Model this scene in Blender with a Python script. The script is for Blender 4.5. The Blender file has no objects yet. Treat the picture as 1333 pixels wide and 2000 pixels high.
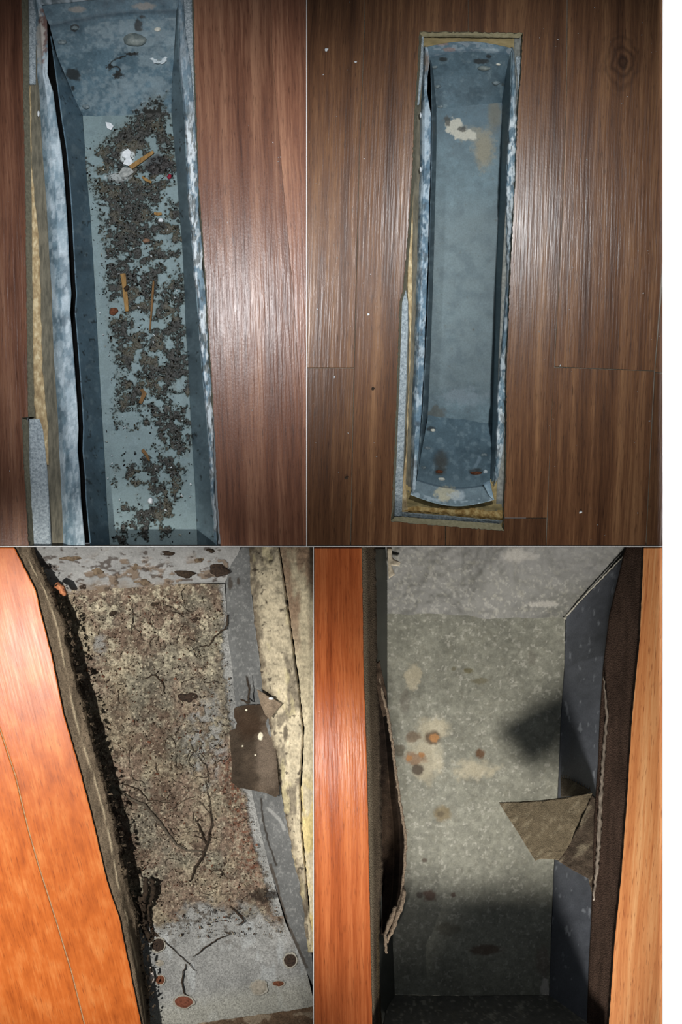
import bpy, bmesh, math, random
import numpy as np
from mathutils import Vector

# ------------------------------------------------------------------ camera, world, lights
S = 0.0005            # metres per unit; all layout below is in half-millimetre units
H = 3200.0            # camera height in units
C = bpy.context.scene.collection
SC = bpy.context.scene


def P(px, py, z=0.0):
    """point seen at column px, row py of the 1333x2000 frame and lying at height z (units)"""
    k = (H - z) / H
    return ((px - 666.5) * S * k, (1000.0 - py) * S * k, z * S)


cam = bpy.data.cameras.new('camera')
cam.sensor_fit = 'VERTICAL'
cam.angle = 2 * math.atan(1000.0 / H)
cam_o = bpy.data.objects.new('camera', cam)
cam_o.location = (0, 0, H * S)
C.objects.link(cam_o)
SC.camera = cam_o

w = bpy.data.worlds.new('world')
SC.world = w
w.use_nodes = True
w.node_tree.nodes['Background'].inputs[0].default_value = (0.88, 0.94, 1.0, 1)
w.node_tree.nodes['Background'].inputs[1].default_value = 0.12

SC.view_settings.view_transform = 'Standard'
SC.view_settings.look = 'None'
SC.view_settings.exposure = 0.0
SC.view_settings.gamma = 1.0
SC.view_settings.use_curve_mapping = False


def spot(name, at, aim, power, size, blend, color, radius):
    l = bpy.data.lights.new(name, 'SPOT')
    l.energy = power
    l.spot_size = math.radians(size)
    l.spot_blend = blend
    l.color = color
    l.shadow_soft_size = radius
    o = bpy.data.objects.new(name, l)
    a = Vector(((at[0] - 666.5) * S, (1000 - at[1]) * S, at[2] * S))
    b = Vector(((aim[0] - 666.5) * S, (1000 - aim[1]) * S, aim[2] * S))
    o.location = a
    o.rotation_euler = (b - a).to_track_quat('-Z', 'Y').to_euler()
    C.objects.link(o)
    return o


spot('lamp_one', (345, 400, 1600), (300, 500, 0), 25, 44, 0.9, (0.97, 0.98, 1.0), 0.012)
spot('lamp_two', (1062, 170, 1600), (960, 480, 0), 21, 44, 1.0, (0.95, 0.98, 1.0), 0.012)
spot('lamp_three', (-230, 1400, 1600), (130, 1540, 0), 40, 42, 0.6, (1.0, 0.97, 0.92), 0.008)
spot('lamp_four', (1010, 3000, 800), (965, 1560, -60), 58, 36, 1.0, (1.0, 0.95, 0.88), 0.09)
spot('lamp_five', (560, 1700, 1600), (640, 1640, 0), 6, 24, 1.0, (1.0, 0.96, 0.92), 0.015)
la = bpy.data.lights.new('border_fill_light', 'AREA')  # added unseen light, only brightens the white border at right
la.shape = 'RECTANGLE'
la.size = 50 * S
la.size_y = 2300 * S
la.spread = math.radians(2.0)
la.energy = 1.1
la_o = bpy.data.objects.new('border_fill_light', la)
la_o.location = ((1342 - 666.5) * S, 0, 2000 * S)
C.objects.link(la_o)

# ------------------------------------------------------------------ helpers
RNG = np.random.default_rng(7)
random.seed(7)


def lin(r, g=None, b=None):
    if g is None:
        r, g, b = r
    f = lambda c: (c / 255.0 / 12.92) if c / 255.0 <= 0.04045 else ((c / 255.0 + 0.055) / 1.055) ** 2.4
    return (f(r), f(g), f(b))


def L(r, g, b):
    return np.array(lin(r, g, b))


_lat = {}


def vnoise(x, y, seed=0):
    if seed not in _lat:
        _lat[seed] = np.random.default_rng(1000 + seed).random((256, 256))
    g = _lat[seed]
    xi = np.floor(x).astype(int)
    yi = np.floor(y).astype(int)
    fx = x - xi
    fy = y - yi
    fx = fx * fx * (3 - 2 * fx)
    fy = fy * fy * (3 - 2 * fy)
    a = g[xi & 255, yi & 255]
    b = g[(xi + 1) & 255, yi & 255]
    c = g[xi & 255, (yi + 1) & 255]
    d = g[(xi + 1) & 255, (yi + 1) & 255]
    return (a * (1 - fx) + b * fx) * (1 - fy) + (c * (1 - fx) + d * fx) * fy


def fbm(x, y, s, seed=0, oct=4, ax=1.0):
    """fractal noise, feature size s units (s*ax along y), 0..1"""
    v = 0
    a = 0.5
    t = 0
    for k in range(oct):
        v = v + a * vnoise(x / s + 17.3 * k, y / (s * ax) + 9.1 * k, seed + k)
        t += a
        a *= 0.55
        s *= 0.48
    return v / t


def sm(e0, e1, x):
    t = np.clip((x - e0) / (e1 - e0 + 1e-9), 0, 1)
    return t * t * (3 - 2 * t)


def mixc(col, c, m):
    return col * (1 - m[..., None]) + np.asarray(c) * m[..., None]


def blob(px, py, cx, cy, rx, ry, seed=3, rough=0.35, soft=0.25, ns=None):
    d = np.sqrt(((px - cx) / rx) ** 2 + ((py - cy) / ry) ** 2)
    d = d + (fbm(px, py, ns or max(4, min(rx, ry) * 0.8), seed) - 0.5) * 2 * rough
    return 1 - sm(1 - soft, 1 + soft, d)


def seg(px, py, pts, w0, seed=5, wob=2.0, soft=1.0):
    """mask of a thin wavering line through pts"""
    xx = px + (fbm(px, py, 9, seed) - 0.5) * 2 * wob
    yy = py + (fbm(px, py, 9, seed + 11) - 0.5) * 2 * wob
    best = np.full(px.shape, 1e9)
    for (x0, y0), (x1, y1) in zip(pts[:-1], pts[1:]):
        dx, dy = x1 - x0, y1 - y0
        t = np.clip(((xx - x0) * dx + (yy - y0) * dy) / (dx * dx + dy * dy + 1e-9), 0, 1)
        best = np.minimum(best, np.hypot(xx - x0 - t * dx, yy - y0 - t * dy))
    return 1 - sm(w0 - soft * 0.5, w0 + soft, best)


# ------------------------------------------------------------------ materials
def nt_new(name):
    m = bpy.data.materials.new(name)
    m.use_nodes = True
    n = m.node_tree
    return m, n, n.nodes['Principled BSDF']


def node(n, t, **kw):
    x = n.nodes.new(t)
    for k, v in kw.items():
        setattr(x, k, v)
    return x


def math_n(n, op, a, b=None, clamp=False):
    x = node(n, 'ShaderNodeMath', operation=op, use_clamp=clamp)
    for i, v in enumerate((a, b)):
        if v is None:
            continue
        if isinstance(v, (int, float)):
            x.inputs[i].default_value = v
        else:
            n.links.new(v, x.inputs[i])
    return x.outputs[0]


def noise_n(n, vec, scale, detail=3, rough=0.55, dist=0.0):
    x = node(n, 'ShaderNodeTexNoise')
    x.inputs['Scale'].default_value = scale
    x.inputs['Detail'].default_value = detail
    x.inputs['Roughness'].default_value = rough
    x.inputs['Distortion'].default_value = dist
    if vec is not None:
        n.links.new(vec, x.inputs['Vector'])
    return x.outputs['Fac']


def map_n(n, vec, scale=(1, 1, 1), rot=(0, 0, 0), loc=(0, 0, 0)):
    x = node(n, 'ShaderNodeMapping')
    x.inputs['Scale'].default_value = scale
    x.inputs['Rotation'].default_value = rot
    x.inputs['Location'].default_value = loc
    n.links.new(vec, x.inputs['Vector'])
    return x.outputs[0]


def ramp_n(n, fac, stops):
    x = node(n, 'ShaderNodeValToRGB')
    e = x.color_ramp.elements
    while len(e) < len(stops):
        e.new(0.5)
    for i, (p, c) in enumerate(stops):
        e[i].position = p
        e[i].color = (c[0], c[1], c[2], 1) if not isinstance(c, (int, float)) else (c, c, c, 1)
    n.links.new(fac, x.inputs[0])
    return x.outputs[0]


def mix_n(n, fac, a, b, mode='MIX'):
    x = node(n, 'ShaderNodeMix', data_type='RGBA', blend_type=mode)
    if isinstance(fac, (int, float)):
        x.inputs[0].default_value = fac
    else:
        n.links.new(fac, x.inputs[0])
    for i, v in ((6, a), (7, b)):
        if isinstance(v, tuple):
            x.inputs[i].default_value = (v[0], v[1], v[2], 1)
        else:
            n.links.new(v, x.inputs[i])
    return x.outputs[2]


def paint_mat(name, rough=0.6, spec=0.3, grain=3.0, amount=0.3, bump=0.3, bump_d=0.0006, metal=0.0, stretch=(1, 1, 1)):
    """colour from the mesh's own colour layer, broken up by fine grain and relief"""
    m, n, b = nt_new(name)
    at = node(n, 'ShaderNodeAttribute', attribute_name='Col')
    tc = node(n, 'ShaderNodeTexCoord')
    v = map_n(n, tc.outputs['Object'], tuple(2000.0 / grain * s for s in stretch))
    f = noise_n(n, v, 1.0, 4, 0.6)
    g = ramp_n(n, f, [(0.25, 1 - amount), (0.75, 1 + amount)])
    col = mix_n(n, 1.0, at.outputs['Color'], g, 'MULTIPLY')
    n.links.new(col, b.inputs['Base Color'])
    b.inputs['Roughness'].default_value = rough
    b.inputs['Specular IOR Level'].default_value = spec
    b.inputs['Metallic'].default_value = metal
    bp = node(n, 'ShaderNodeBump')
    bp.inputs['Strength'].default_value = bump
    bp.inputs['Distance'].default_value = bump_d
    n.links.new(f, bp.inputs['Height'])
    n.links.new(bp.outputs[0], b.inputs['Normal'])
    return m


def wood_mat(name, dark, mid, light, rot, broad=48, fine=5, rough=0.36, spec=0.5, bump=0.35, bump_d=0.0007,
             bstretch=(4.5, 90), pore=0.5, knot=None, pore_col=None, bandl=800, rvar=0.05, drift_amp=22):
    m, n, b = nt_new(name)
    tc = node(n, 'ShaderNodeTexCoord')
    seed = node(n, 'ShaderNodeAttribute', attribute_type='OBJECT', attribute_name='seed')
    tone = node(n, 'ShaderNodeAttribute', attribute_type='OBJECT', attribute_name='tone')
    off = node(n, 'ShaderNodeCombineXYZ')
    n.links.new(seed.outputs['Fac'], off.inputs[0])
    n.links.new(math_n(n, 'MULTIPLY', seed.outputs['Fac'], 0.37), off.inputs[1])
    base = map_n(n, tc.outputs['Object'], (2000, 2000, 2000), (0, 0, rot))
    add = node(n, 'ShaderNodeVectorMath', operation='ADD')
    n.links.new(base, add.inputs[0])
    mul = node(n, 'ShaderNodeVectorMath', operation='SCALE')
    mul.inputs['Scale'].default_value = 1000
    n.links.new(off.outputs[0], mul.inputs[0])
    n.links.new(mul.outputs[0], add.inputs[1])
    v = add.outputs[0]
    # slow sideways drift of the grain lines
    dv = noise_n(n, map_n(n, v, (1 / 120, 1 / 420, 0.01)), 1.0, 2)
    drift = node(n, 'ShaderNodeCombineXYZ')
    n.links.new(math_n(n, 'MULTIPLY', math_n(n, 'SUBTRACT', dv, 0.5), drift_amp), drift.inputs[0])
    add2 = node(n, 'ShaderNodeVectorMath', operation='ADD')
    n.links.new(v, add2.inputs[0])
    n.links.new(drift.outputs[0], add2.inputs[1])
    v2 = add2.outputs[0]
    f1 = noise_n(n, map_n(n, v2, (1 / broad, 1 / bandl, 0.01)), 1.0, 3, 0.6)
    f2 = noise_n(n, map_n(n, v2, (1 / fine, 1 / (fine * 26), 0.01)), 1.0, 4, 0.65)
    f = math_n(n, 'ADD', math_n(n, 'MULTIPLY', f1, 0.62), math_n(n, 'MULTIPLY', f2, 0.38))
    col = ramp_n(n, f, [(0.34, dark), (0.50, mid), (0.66, light)])
    f3 = noise_n(n, map_n(n, v2, (1 / 2.2, 1 / 34, 0.01)), 1.0, 2, 0.6)
    pm = ramp_n(n, f3, [(0.58, 0.0), (0.72, pore)])
    pc = pore_col or tuple(c * 0.45 for c in dark)
    col = mix_n(n, pm, col, pc)
    if knot:
        kx, ky, kz = P(knot[0], knot[1], 0)
        sub = node(n, 'ShaderNodeVectorMath', operation='SUBTRACT')
        n.links.new(tc.outputs['Object'], sub.inputs[0])
        sub.inputs[1].default_value = (kx, ky, 0)
        sc = node(n, 'ShaderNodeVectorMath', operation='MULTIPLY')
        n.links.new(sub.outputs[0], sc.inputs[0])
        sc.inputs[1].default_value = (2000, 1400, 0)
        ln = node(n, 'ShaderNodeVectorMath', operation='LENGTH')
        n.links.new(sc.outputs[0], ln.inputs[0])
        d = math_n(n, 'ADD', ln.outputs['Value'], math_n(n, 'MULTIPLY', noise_n(n, map_n(n, tc.outputs['Object'], (60, 60, 60)), 1.0, 3), 26))
        rings = ramp_n(n, math_n(n, 'FRACT', math_n(n, 'MULTIPLY', d, 1 / 13.0)), [(0.0, 0.0), (0.5, 0.8), (1.0, 0.0)])
        msk = math_n(n, 'SUBTRACT', 1.0, math_n(n, 'MULTIPLY', d, 1 / 64.0), True)
        core = math_n(n, 'SUBTRACT', 1.0, math_n(n, 'MULTIPLY', d, 1 / 26.0), True)
        col = mix_n(n, math_n(n, 'MULTIPLY', math_n(n, 'MULTIPLY', rings, msk), 1.6, True), col, tuple(c * 0.42 for c in dark))
        col = mix_n(n, math_n(n, 'MULTIPLY', core, 1.2, True), col, tuple(c * 0.6 for c in dark))
    hs = node(n, 'ShaderNodeVectorMath', operation='SCALE')
    n.links.new(col, hs.inputs[0])
    n.links.new(tone.outputs['Fac'], hs.inputs['Scale'])
    n.links.new(hs.outputs[0], b.inputs['Base Color'])
    b.inputs['Specular IOR Level'].default_value = spec
    r = ramp_n(n, f2, [(0.3, rough + rvar), (0.7, rough - rvar * 0.4)])
    n.links.new(r, b.inputs['Roughness'])
    fb = noise_n(n, map_n(n, v, (1 / bstretch[0], 1 / bstretch[1], 0.01)), 1.0, 2, 0.5)
    fb2 = noise_n(n, map_n(n, v, (1 / 3.0, 1 / 6.0, 0.01)), 1.0, 2, 0.5)
    hgt = math_n(n, 'ADD', fb, math_n(n, 'MULTIPLY', fb2, 0.22))
    bp = node(n, 'ShaderNodeBump')
    bp.inputs['Strength'].default_value = bump
    bp.inputs['Distance'].default_value = bump_d
    n.links.new(hgt, bp.inputs['Height'])
    n.links.new(bp.outputs[0], b.inputs['Normal'])
    return m


def plain_mat(name, c1, c2, size=8, stretch=(1, 1, 1), rough=0.7, spec=0.25, bump=0.3, bump_d=0.0006, lo=0.35, hi=0.65, c3=None):
    m, n, b = nt_new(name)
    tc = node(n, 'ShaderNodeTexCoord')
    v = map_n(n, tc.outputs['Object'], tuple(2000.0 / size * s for s in stretch))
    f = noise_n(n, v, 1.0, 5, 0.62)
    stops = [(lo, c1), (hi, c2)] if c3 is None else [(lo, c1), ((lo + hi) / 2, c3), (hi, c2)]
    n.links.new(ramp_n(n, f, stops), b.inputs['Base Color'])
    b.inputs['Roughness'].default_value = rough
    b.inputs['Specular IOR Level'].default_value = spec
    bp = node(n, 'ShaderNodeBump')
    bp.inputs['Strength'].default_value = bump
    bp.inputs['Distance'].default_value = bump_d
    n.links.new(f, bp.inputs['Height'])
    n.links.new(bp.outputs[0], b.inputs['Normal'])
    return m


WALNUT_A = wood_mat('walnut_laminate_red', lin(72, 43, 32), lin(112, 74, 56), lin(150, 110, 86), -0.03, broad=30, fine=3.6, rough=0.25, spec=0.17, bump=0.42, bstretch=(5, 130), pore=0.6)
WALNUT_B = wood_mat('walnut_laminate', lin(62, 38, 24), lin(98, 66, 44), lin(134, 98, 68), 0.035, broad=26, fine=3.2, rough=0.25, spec=0.2, bump=0.3, bstretch=(4.5, 150), pore=0.65, knot=(1216, 122))
ORANGE_A = wood_mat('varnished_orange_wood', lin(164, 80, 30), lin(192, 100, 42), lin(210, 128, 68), -0.25, broad=30, fine=5, rough=0.30, spec=0.15, bump=0.10, pore=0.65, bandl=70, pore_col=lin(120, 54, 24), drift_amp=10)
ORANGE_B = wood_mat('varnished_red_oak', lin(132, 60, 26), lin(176, 92, 48), lin(206, 122, 72), -0.02, broad=20, fine=3.4, rough=0.2, spec=0.27, bump=0.4, pore=0.6, pore_col=lin(92, 42, 20), drift_amp=12)
ORANGE_C = wood_mat('golden_oak', lin(190, 110, 58), lin(222, 146, 88), lin(242, 180, 122), 0.065, broad=16, fine=4, rough=0.45, spec=0.35, bump=0.3, pore=0.8, pore_col=lin(140, 70, 32), drift_amp=16)
CORE = plain_mat('fibreboard_core', lin(96, 94, 80), lin(124, 120, 102), 6, rough=0.9)
plain_mat('fibreboard_core_lit', lin(164, 156, 124), lin(192, 182, 148), 6, rough=.9)  # lighter core copy for the end cuts: lamp light painted in
DARKCORE = plain_mat('dark_plank_edge', lin(44, 34, 26), lin(66, 52, 40), 6, rough=0.8)
FOAM = plain_mat('silvery_foam', lin(112, 126, 134), lin(172, 184, 190), 5, rough=0.28, spec=0.8, bump=0.9, bump_d=0.0015)
OSB = plain_mat('yellow_strand_board', lin(140, 120, 90), lin(204, 188, 152), 8, (1, 0.5, 1), rough=0.85, spec=.15, c3=lin(170, 150, 114))
OLIVE = plain_mat('olive_board', lin(80, 78, 68), lin(116, 111, 96), 7, (1.4, 0.25, 1), rough=0.85)
WHITE = plain_mat('white_paint', (0.9, 0.9, 0.9), (0.93, 0.93, 0.93), 40, rough=0.6, bump=0.02)
BLACK = plain_mat('gap_shade_black', lin(10, 11, 12), lin(18, 18, 18), 9, rough=0.95, spec=0.05)  # near-black colour standing for shade below the ducts
METAL = paint_mat('galvanised_metal', 0.55, 0.35, 3.0, 0.16, 0.25, 0.0004)
METAL2 = paint_mat('spangled_metal', 0.5, 0.35, 3.2, 0.2, 0.15, 0.0003)
DIRT = paint_mat('dry_dirt', 0.95, 0.1, 2.6, 0.55, 0.9, 0.0012)
FELT = paint_mat('brown_felt', 0.95, 0.1, 2.0, 0.4, 0.9, 0.0009)
PLASTER = paint_mat('old_plaster', 0.9, 0.15, 4.0, 0.35, 0.7, 0.001, stretch=(1, 0.5, 1))
STRAW = plain_mat('dry_straw', lin(118, 88, 46), lin(156, 122, 72), 4, (1, 0.2, 1))
CHIP = plain_mat('white_chip', lin(196, 202, 206), lin(226, 230, 232), 5)
TWIG = plain_mat('dark_root', lin(34, 27, 21), lin(64, 52, 40), 4, rough=0.95)
BFL = plain_mat('brown_flake', lin(64, 52, 42), lin(122, 106, 86), 9, rough=.95, bump=.8)
RUST = plain_mat('rusty_iron', lin(70, 40, 26), lin(122, 74, 50), 4, rough=0.9, bump=0.8)


# ------------------------------------------------------------------ mesh builders
def link(name, me, mat, parent=None):
    o = bpy.data.objects.new(name, me)
    C.objects.link(o)
    if mat is not None:
        for mm in (mat if isinstance(mat, (list, tuple)) else [mat]):
            me.materials.append(mm)
    if parent is not None:
        o.parent = parent
    return o


def tag(o, label=None, cat=None, group=None, kind=None):
    if label:
        o['label'] = label
    if cat:
        o['category'] = cat
    if group:
        o['group'] = group
    if kind:
        o['kind'] = kind
    return o


def root(name, label=None, cat=None, group=None, kind=None):
    o = bpy.data.objects.new(name, None)
    o.empty_display_size = 0.02
    C.objects.link(o)
    return tag(o, label, cat, group, kind)


def grid_mesh(name, px, py, z, col, mat, parent=None, thick=0.0, smooth=True, keep=None):
    nv, nu = px.shape
    k = (H - z) / H
    co = np.stack([(px - 666.5) * S * k, (1000.0 - py) * S * k, z * S], -1).reshape(-1, 3)
    idx = np.arange(nv * nu).reshape(nv, nu)
    q = np.stack([idx[:-1, :-1], idx[1:, :-1], idx[1:, 1:], idx[:-1, 1:]], -1).reshape(-1, 4)
    if keep is not None:
        kk = (keep[:-1, :-1] & keep[1:, :-1] & keep[1:, 1:] & keep[:-1, 1:]).reshape(-1)
        q = q[kk]
        used = np.zeros(nv * nu, bool)
        used[q.reshape(-1)] = True
        remap = np.cumsum(used) - 1
        q = remap[q]
        co = co[used]
        if col is not None:
            col = col.reshape(-1, 3)[used]
    # make the winding face up/out towards +z
    if len(q):
        i = len(q) // 2
        a, b_, c_ = co[q[i, 0]], co[q[i, 1]], co[q[i, 2]]
        if np.cross(b_ - a, c_ - a)[2] < 0:
            q = q[:, ::-1]
    me = bpy.data.meshes.new(name)
    me.vertices.add(len(co))
    me.vertices.foreach_set('co', co.astype(np.float32).ravel())
    me.loops.add(q.size)
    me.loops.foreach_set('vertex_index', q.astype(np.int32).ravel())
    me.polygons.add(len(q))
    me.polygons.foreach_set('loop_start', (np.arange(len(q)) * 4).astype(np.int32))
    me.polygons.foreach_set('loop_total', np.full(len(q), 4, np.int32))
    me.update(calc_edges=True)
    me.validate()
    if smooth:
        me.polygons.foreach_set('use_smooth', np.ones(len(me.polygons), bool))
    if col is not None:
        a = me.color_attributes.new('Col', 'FLOAT_COLOR', 'POINT')
        c4 = np.ones((len(co), 4), np.float32)
        c4[:, :3] = np.clip(col.reshape(-1, 3), 0, 1)
        a.data.foreach_set('color', c4.ravel())
    o = link(name, me, mat, parent)
    if thick:
        md = o.modifiers.new('thickness', 'SOLIDIFY')
        md.thickness = thick * S
        md.offset = -1
    return o


def loft(curves, nu, nvs):
    """curves: equally long lists of (px,py,z); returns grids running across the curves"""
    arr = [np.array(c, float) for c in curves]
    d = np.hypot(*(np.diff(arr[0][:, :2], axis=0).T)) + np.hypot(*(np.diff(arr[-1][:, :2], axis=0).T)) + 1e-6
    t = np.concatenate([[0], np.cumsum(d)])
    t /= t[-1]
    u = np.linspace(0, 1, nu)
    rs = [np.stack([np.interp(u, t, a[:, k]) for k in range(3)], -1) for a in arr]
    rows = [rs[0]]
    if isinstance(nvs, int):
        nvs = [nvs] * (len(rs) - 1)
    for a, b, nn in zip(rs[:-1], rs[1:], nvs):
        for i in range(1, nn + 1):
            f = i / nn
            rows.append(a * (1 - f) + b * f)
    g = np.array(rows)
    vv = np.linspace(0, 1, len(rows))[:, None] * np.ones(nu)[None]
    uu = np.ones(len(rows))[:, None] * u[None]
    return g[..., 0], g[..., 1], g[..., 2], uu, vv


def at_y(poly, ys):
    p = np.array(poly, float)
    return np.interp(ys, p[:, 1], p[:, 0])


def line(poly, ys, dx=0.0, z=0.0):
    xs = at_y(poly, ys)
    return [(x + dx, y, z) for x, y in zip(xs, ys)]


def rag(pts, amp=1.2, step=5, seed=1):
    r = random.Random(seed)
    out = []
    for (x0, y0), (x1, y1) in zip(pts[:-1], pts[1:]):
        n = max(1, int(math.hypot(x1 - x0, y1 - y0) / step))
        for i in range(n):
            f = i / n
            j = 0 if i == 0 else 1
            out.append((x0 + (x1 - x0) * f + j * r.uniform(-amp, amp), y0 + (y1 - y0) * f + j * r.uniform(-amp, amp)))
    out.append(pts[-1])
    return out


def prism(name, poly, z0, z1, mats, parent=None, bev=0.0, slope=0.0):
    """polygon (px,py) given at the top height z0, walls down to z1; material 0 on top, last one on the sides"""
    bm = bmesh.new()
    top = [bm.verts.new(P(x, y, z0)) for x, y in poly]
    kx = [bm.verts.new((v.co.x, v.co.y, z1 * S)) for v in top]
    bm.faces.new(top)
    bm.faces.new(kx[::-1])
    n = len(top)
    for i in range(n):
        f = bm.faces.new((top[i], kx[i], kx[(i + 1) % n], top[(i + 1) % n]))
        f.material_index = 1 if isinstance(mats, (list, tuple)) and len(mats) > 1 else 0
    bmesh.ops.recalc_face_normals(bm, faces=bm.faces)
    me = bpy.data.meshes.new(name)
    bm.to_mesh(me)
    bm.free()
    o = link(name, me, mats, parent)
    if bev:
        md = o.modifiers.new('edge', 'BEVEL')
        md.width = bev * S
        md.segments = 2
        md.limit_method = 'ANGLE'
        md.angle_limit = math.radians(60)
    return o


def sheet(name, poly, zf, thick, mat, parent=None, sub=2, crumple=0.0, seed=1, colf=None):
    """thin bent sheet filling a polygon: zf(px,py) gives its height; real thickness"""
    bm = bmesh.new()
    vs = [bm.verts.new((x, y, 0)) for x, y in poly]
    f = bm.faces.new(vs)
    bmesh.ops.triangulate(bm, faces=[f])
    for _ in range(sub):
        bmesh.ops.subdivide_edges(bm, edges=bm.edges[:], cuts=1, use_grid_fill=True)
    px = np.array([v.co.x for v in bm.verts])
    py = np.array([v.co.y for v in bm.verts])
    z = zf(px, py) + (fbm(px, py, 14, seed) - 0.5) * 2 * crumple
    col = colf(px, py) if colf else None
    for v, a, b_, c_ in zip(bm.verts, px, py, z):
        v.co = P(a, b_, c_)
    bmesh.ops.recalc_face_normals(bm, faces=bm.faces)
    if sum(f.normal.z for f in bm.faces) < 0:
        bmesh.ops.reverse_faces(bm, faces=bm.faces)
    for f in bm.faces:
        f.smooth = True
    me = bpy.data.meshes.new(name)
    bm.to_mesh(me)
    bm.free()
    if col is not None:
        a = me.color_attributes.new('Col', 'FLOAT_COLOR', 'POINT')
        c4 = np.ones((len(px), 4), np.float32)
        c4[:, :3] = np.clip(col, 0, 1)
        a.data.foreach_set('color', c4.ravel())
    o = link(name, me, mat, parent)
    md = o.modifiers.new('thickness', 'SOLIDIFY')
    md.thickness = thick * S
    md.offset = -1
    return o


def tube_mesh(name, pts, rad, ns=7, wob=0.0, seed=1, closed_tip=True):
    """tapering stem through pts (px,py,z)"""
    r = random.Random(seed)
    P3 = [Vector(P(*p)) for p in pts]
    dense = []
    for i in range(len(P3) - 1):
        n = max(2, int((P3[i + 1] - P3[i]).length / (6 * S)))
        for k in range(n):
            dense.append((P3[i].lerp(P3[i + 1], k / n), (i + k / n) / (len(P3) - 1)))
    dense.append((P3[-1], 1.0))
    bm = bmesh.new()
    rings = []
    for i, (p, t) in enumerate(dense):
        q = p + Vector((r.uniform(-wob, wob), r.uniform(-wob, wob), 0)) * S
        a = dense[max(0, i - 1)][0]
        b = dense[min(len(dense) - 1, i + 1)][0]
        d = (b - a).normalized()
        sd = d.cross(Vector((0, 0, 1)))
        if sd.length < 1e-6:
            sd = Vector((1, 0, 0))
        sd.normalize()
        up = sd.cross(d)
        rr = np.interp(t, np.linspace(0, 1, len(rad)), rad) * S * r.uniform(0.85, 1.15)
        rings.append([bm.verts.new(q + (sd * math.cos(6.2832 * k / ns) + up * math.sin(6.2832 * k / ns)) * rr) for k in range(ns)])
    for a, b in zip(rings[:-1], rings[1:]):
        for k in range(ns):
            bm.faces.new((a[k], a[(k + 1) % ns], b[(k + 1) % ns], b[k]))
    bm.faces.new(rings[0][::-1])
    bm.faces.new(rings[-1])
    bmesh.ops.recalc_face_normals(bm, faces=bm.faces)
    for f in bm.faces:
        f.smooth = True
    me = bpy.data.meshes.new(name)
    bm.to_mesh(me)
    bm.free()
    return me


def tube(name, pts, rad, mat, parent=None, **kw):
    return link(name, tube_mesh(name, pts, rad, **kw), mat, parent)


def lump_mesh(name, cx, cy, z, rx, ry, h, seed=1, n=18, rings=6, jag=0.18, ang=0.0):
    """irregular mound sitting at height z"""
    r = random.Random(seed)
    bm = bmesh.new()
    prev = None
    ph = [r.uniform(0, 6.28) for _ in range(4)]
    top = bm.verts.new(P(cx, cy, z + h))
    for i in range(1, rings + 1):
        t = i / rings * math.pi / 2
        ring = []
        for k in range(n):
            a = 6.2832 * k / n
            w_ = 1 + jag * (math.sin(2 * a + ph[0]) + 0.7 * math.sin(3 * a + ph[1]) + 0.5 * math.sin(5 * a + ph[2])) * 0.6 + r.uniform(-jag, jag) * 0.25
            x = rx * math.sin(t) * math.cos(a) * w_
            y = ry * math.sin(t) * math.sin(a) * w_
            X = cx + x * math.cos(ang) - y * math.sin(ang)
            Y = cy + x * math.sin(ang) + y * math.cos(ang)
            ring.append(bm.verts.new(P(X, Y, z + h * math.cos(t) + r.uniform(-0.06, 0.06) * h)))
        if prev is None:
            for k in range(n):
                bm.faces.new((top, ring[k], ring[(k + 1) % n]))
        else:
            for k in range(n):
                bm.faces.new((prev[k], ring[k], ring[(k + 1) % n], prev[(k + 1) % n]))
        prev = ring
    bm.faces.new(prev[::-1])
    bmesh.ops.recalc_face_normals(bm, faces=bm.faces)
    for f in bm.faces:
        f.smooth = len(f.verts) < 5
    me = bpy.data.meshes.new(name)
    bm.to_mesh(me)
    bm.free()
    return me


def lump(name, cx, cy, z, rx, ry, h, mat, parent=None, **kw):
    return link(name, lump_mesh(name, cx, cy, z, rx, ry, h, **kw), mat, parent)


def ring_mesh(name, cx, cy, z, r_out, r_in, h, n=20, sy=1.0, seed=1, jag=0.08):
    rr = random.Random(seed)
    bm = bmesh.new()
    prof = [(r_out, 0.0), (r_out * 0.92 + r_in * 0.08, h * 0.8), ((r_out + r_in) / 2, h), (r_in, h * 0.5), (r_in * 0.5, -0.2), (0.01, -0.4)]
    rings = []
    jit = [1 + rr.uniform(-jag, jag) for _ in range(n)]
    for (ra, zz) in prof:
        rings.append([bm.verts.new(P(cx + ra * jit[k] * math.cos(6.2832 * k / n), cy + ra * sy * jit[k] * math.sin(6.2832 * k / n), z + zz)) for k in range(n)])
    for a, b in zip(rings[:-1], rings[1:]):
        for k in range(n):
            bm.faces.new((a[k], a[(k + 1) % n], b[(k + 1) % n], b[k]))
    bmesh.ops.recalc_face_normals(bm, faces=bm.faces)
    for f in bm.faces:
        f.smooth = True
    me = bpy.data.meshes.new(name)
    bm.to_mesh(me)
    bm.free()
    return me


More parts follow.
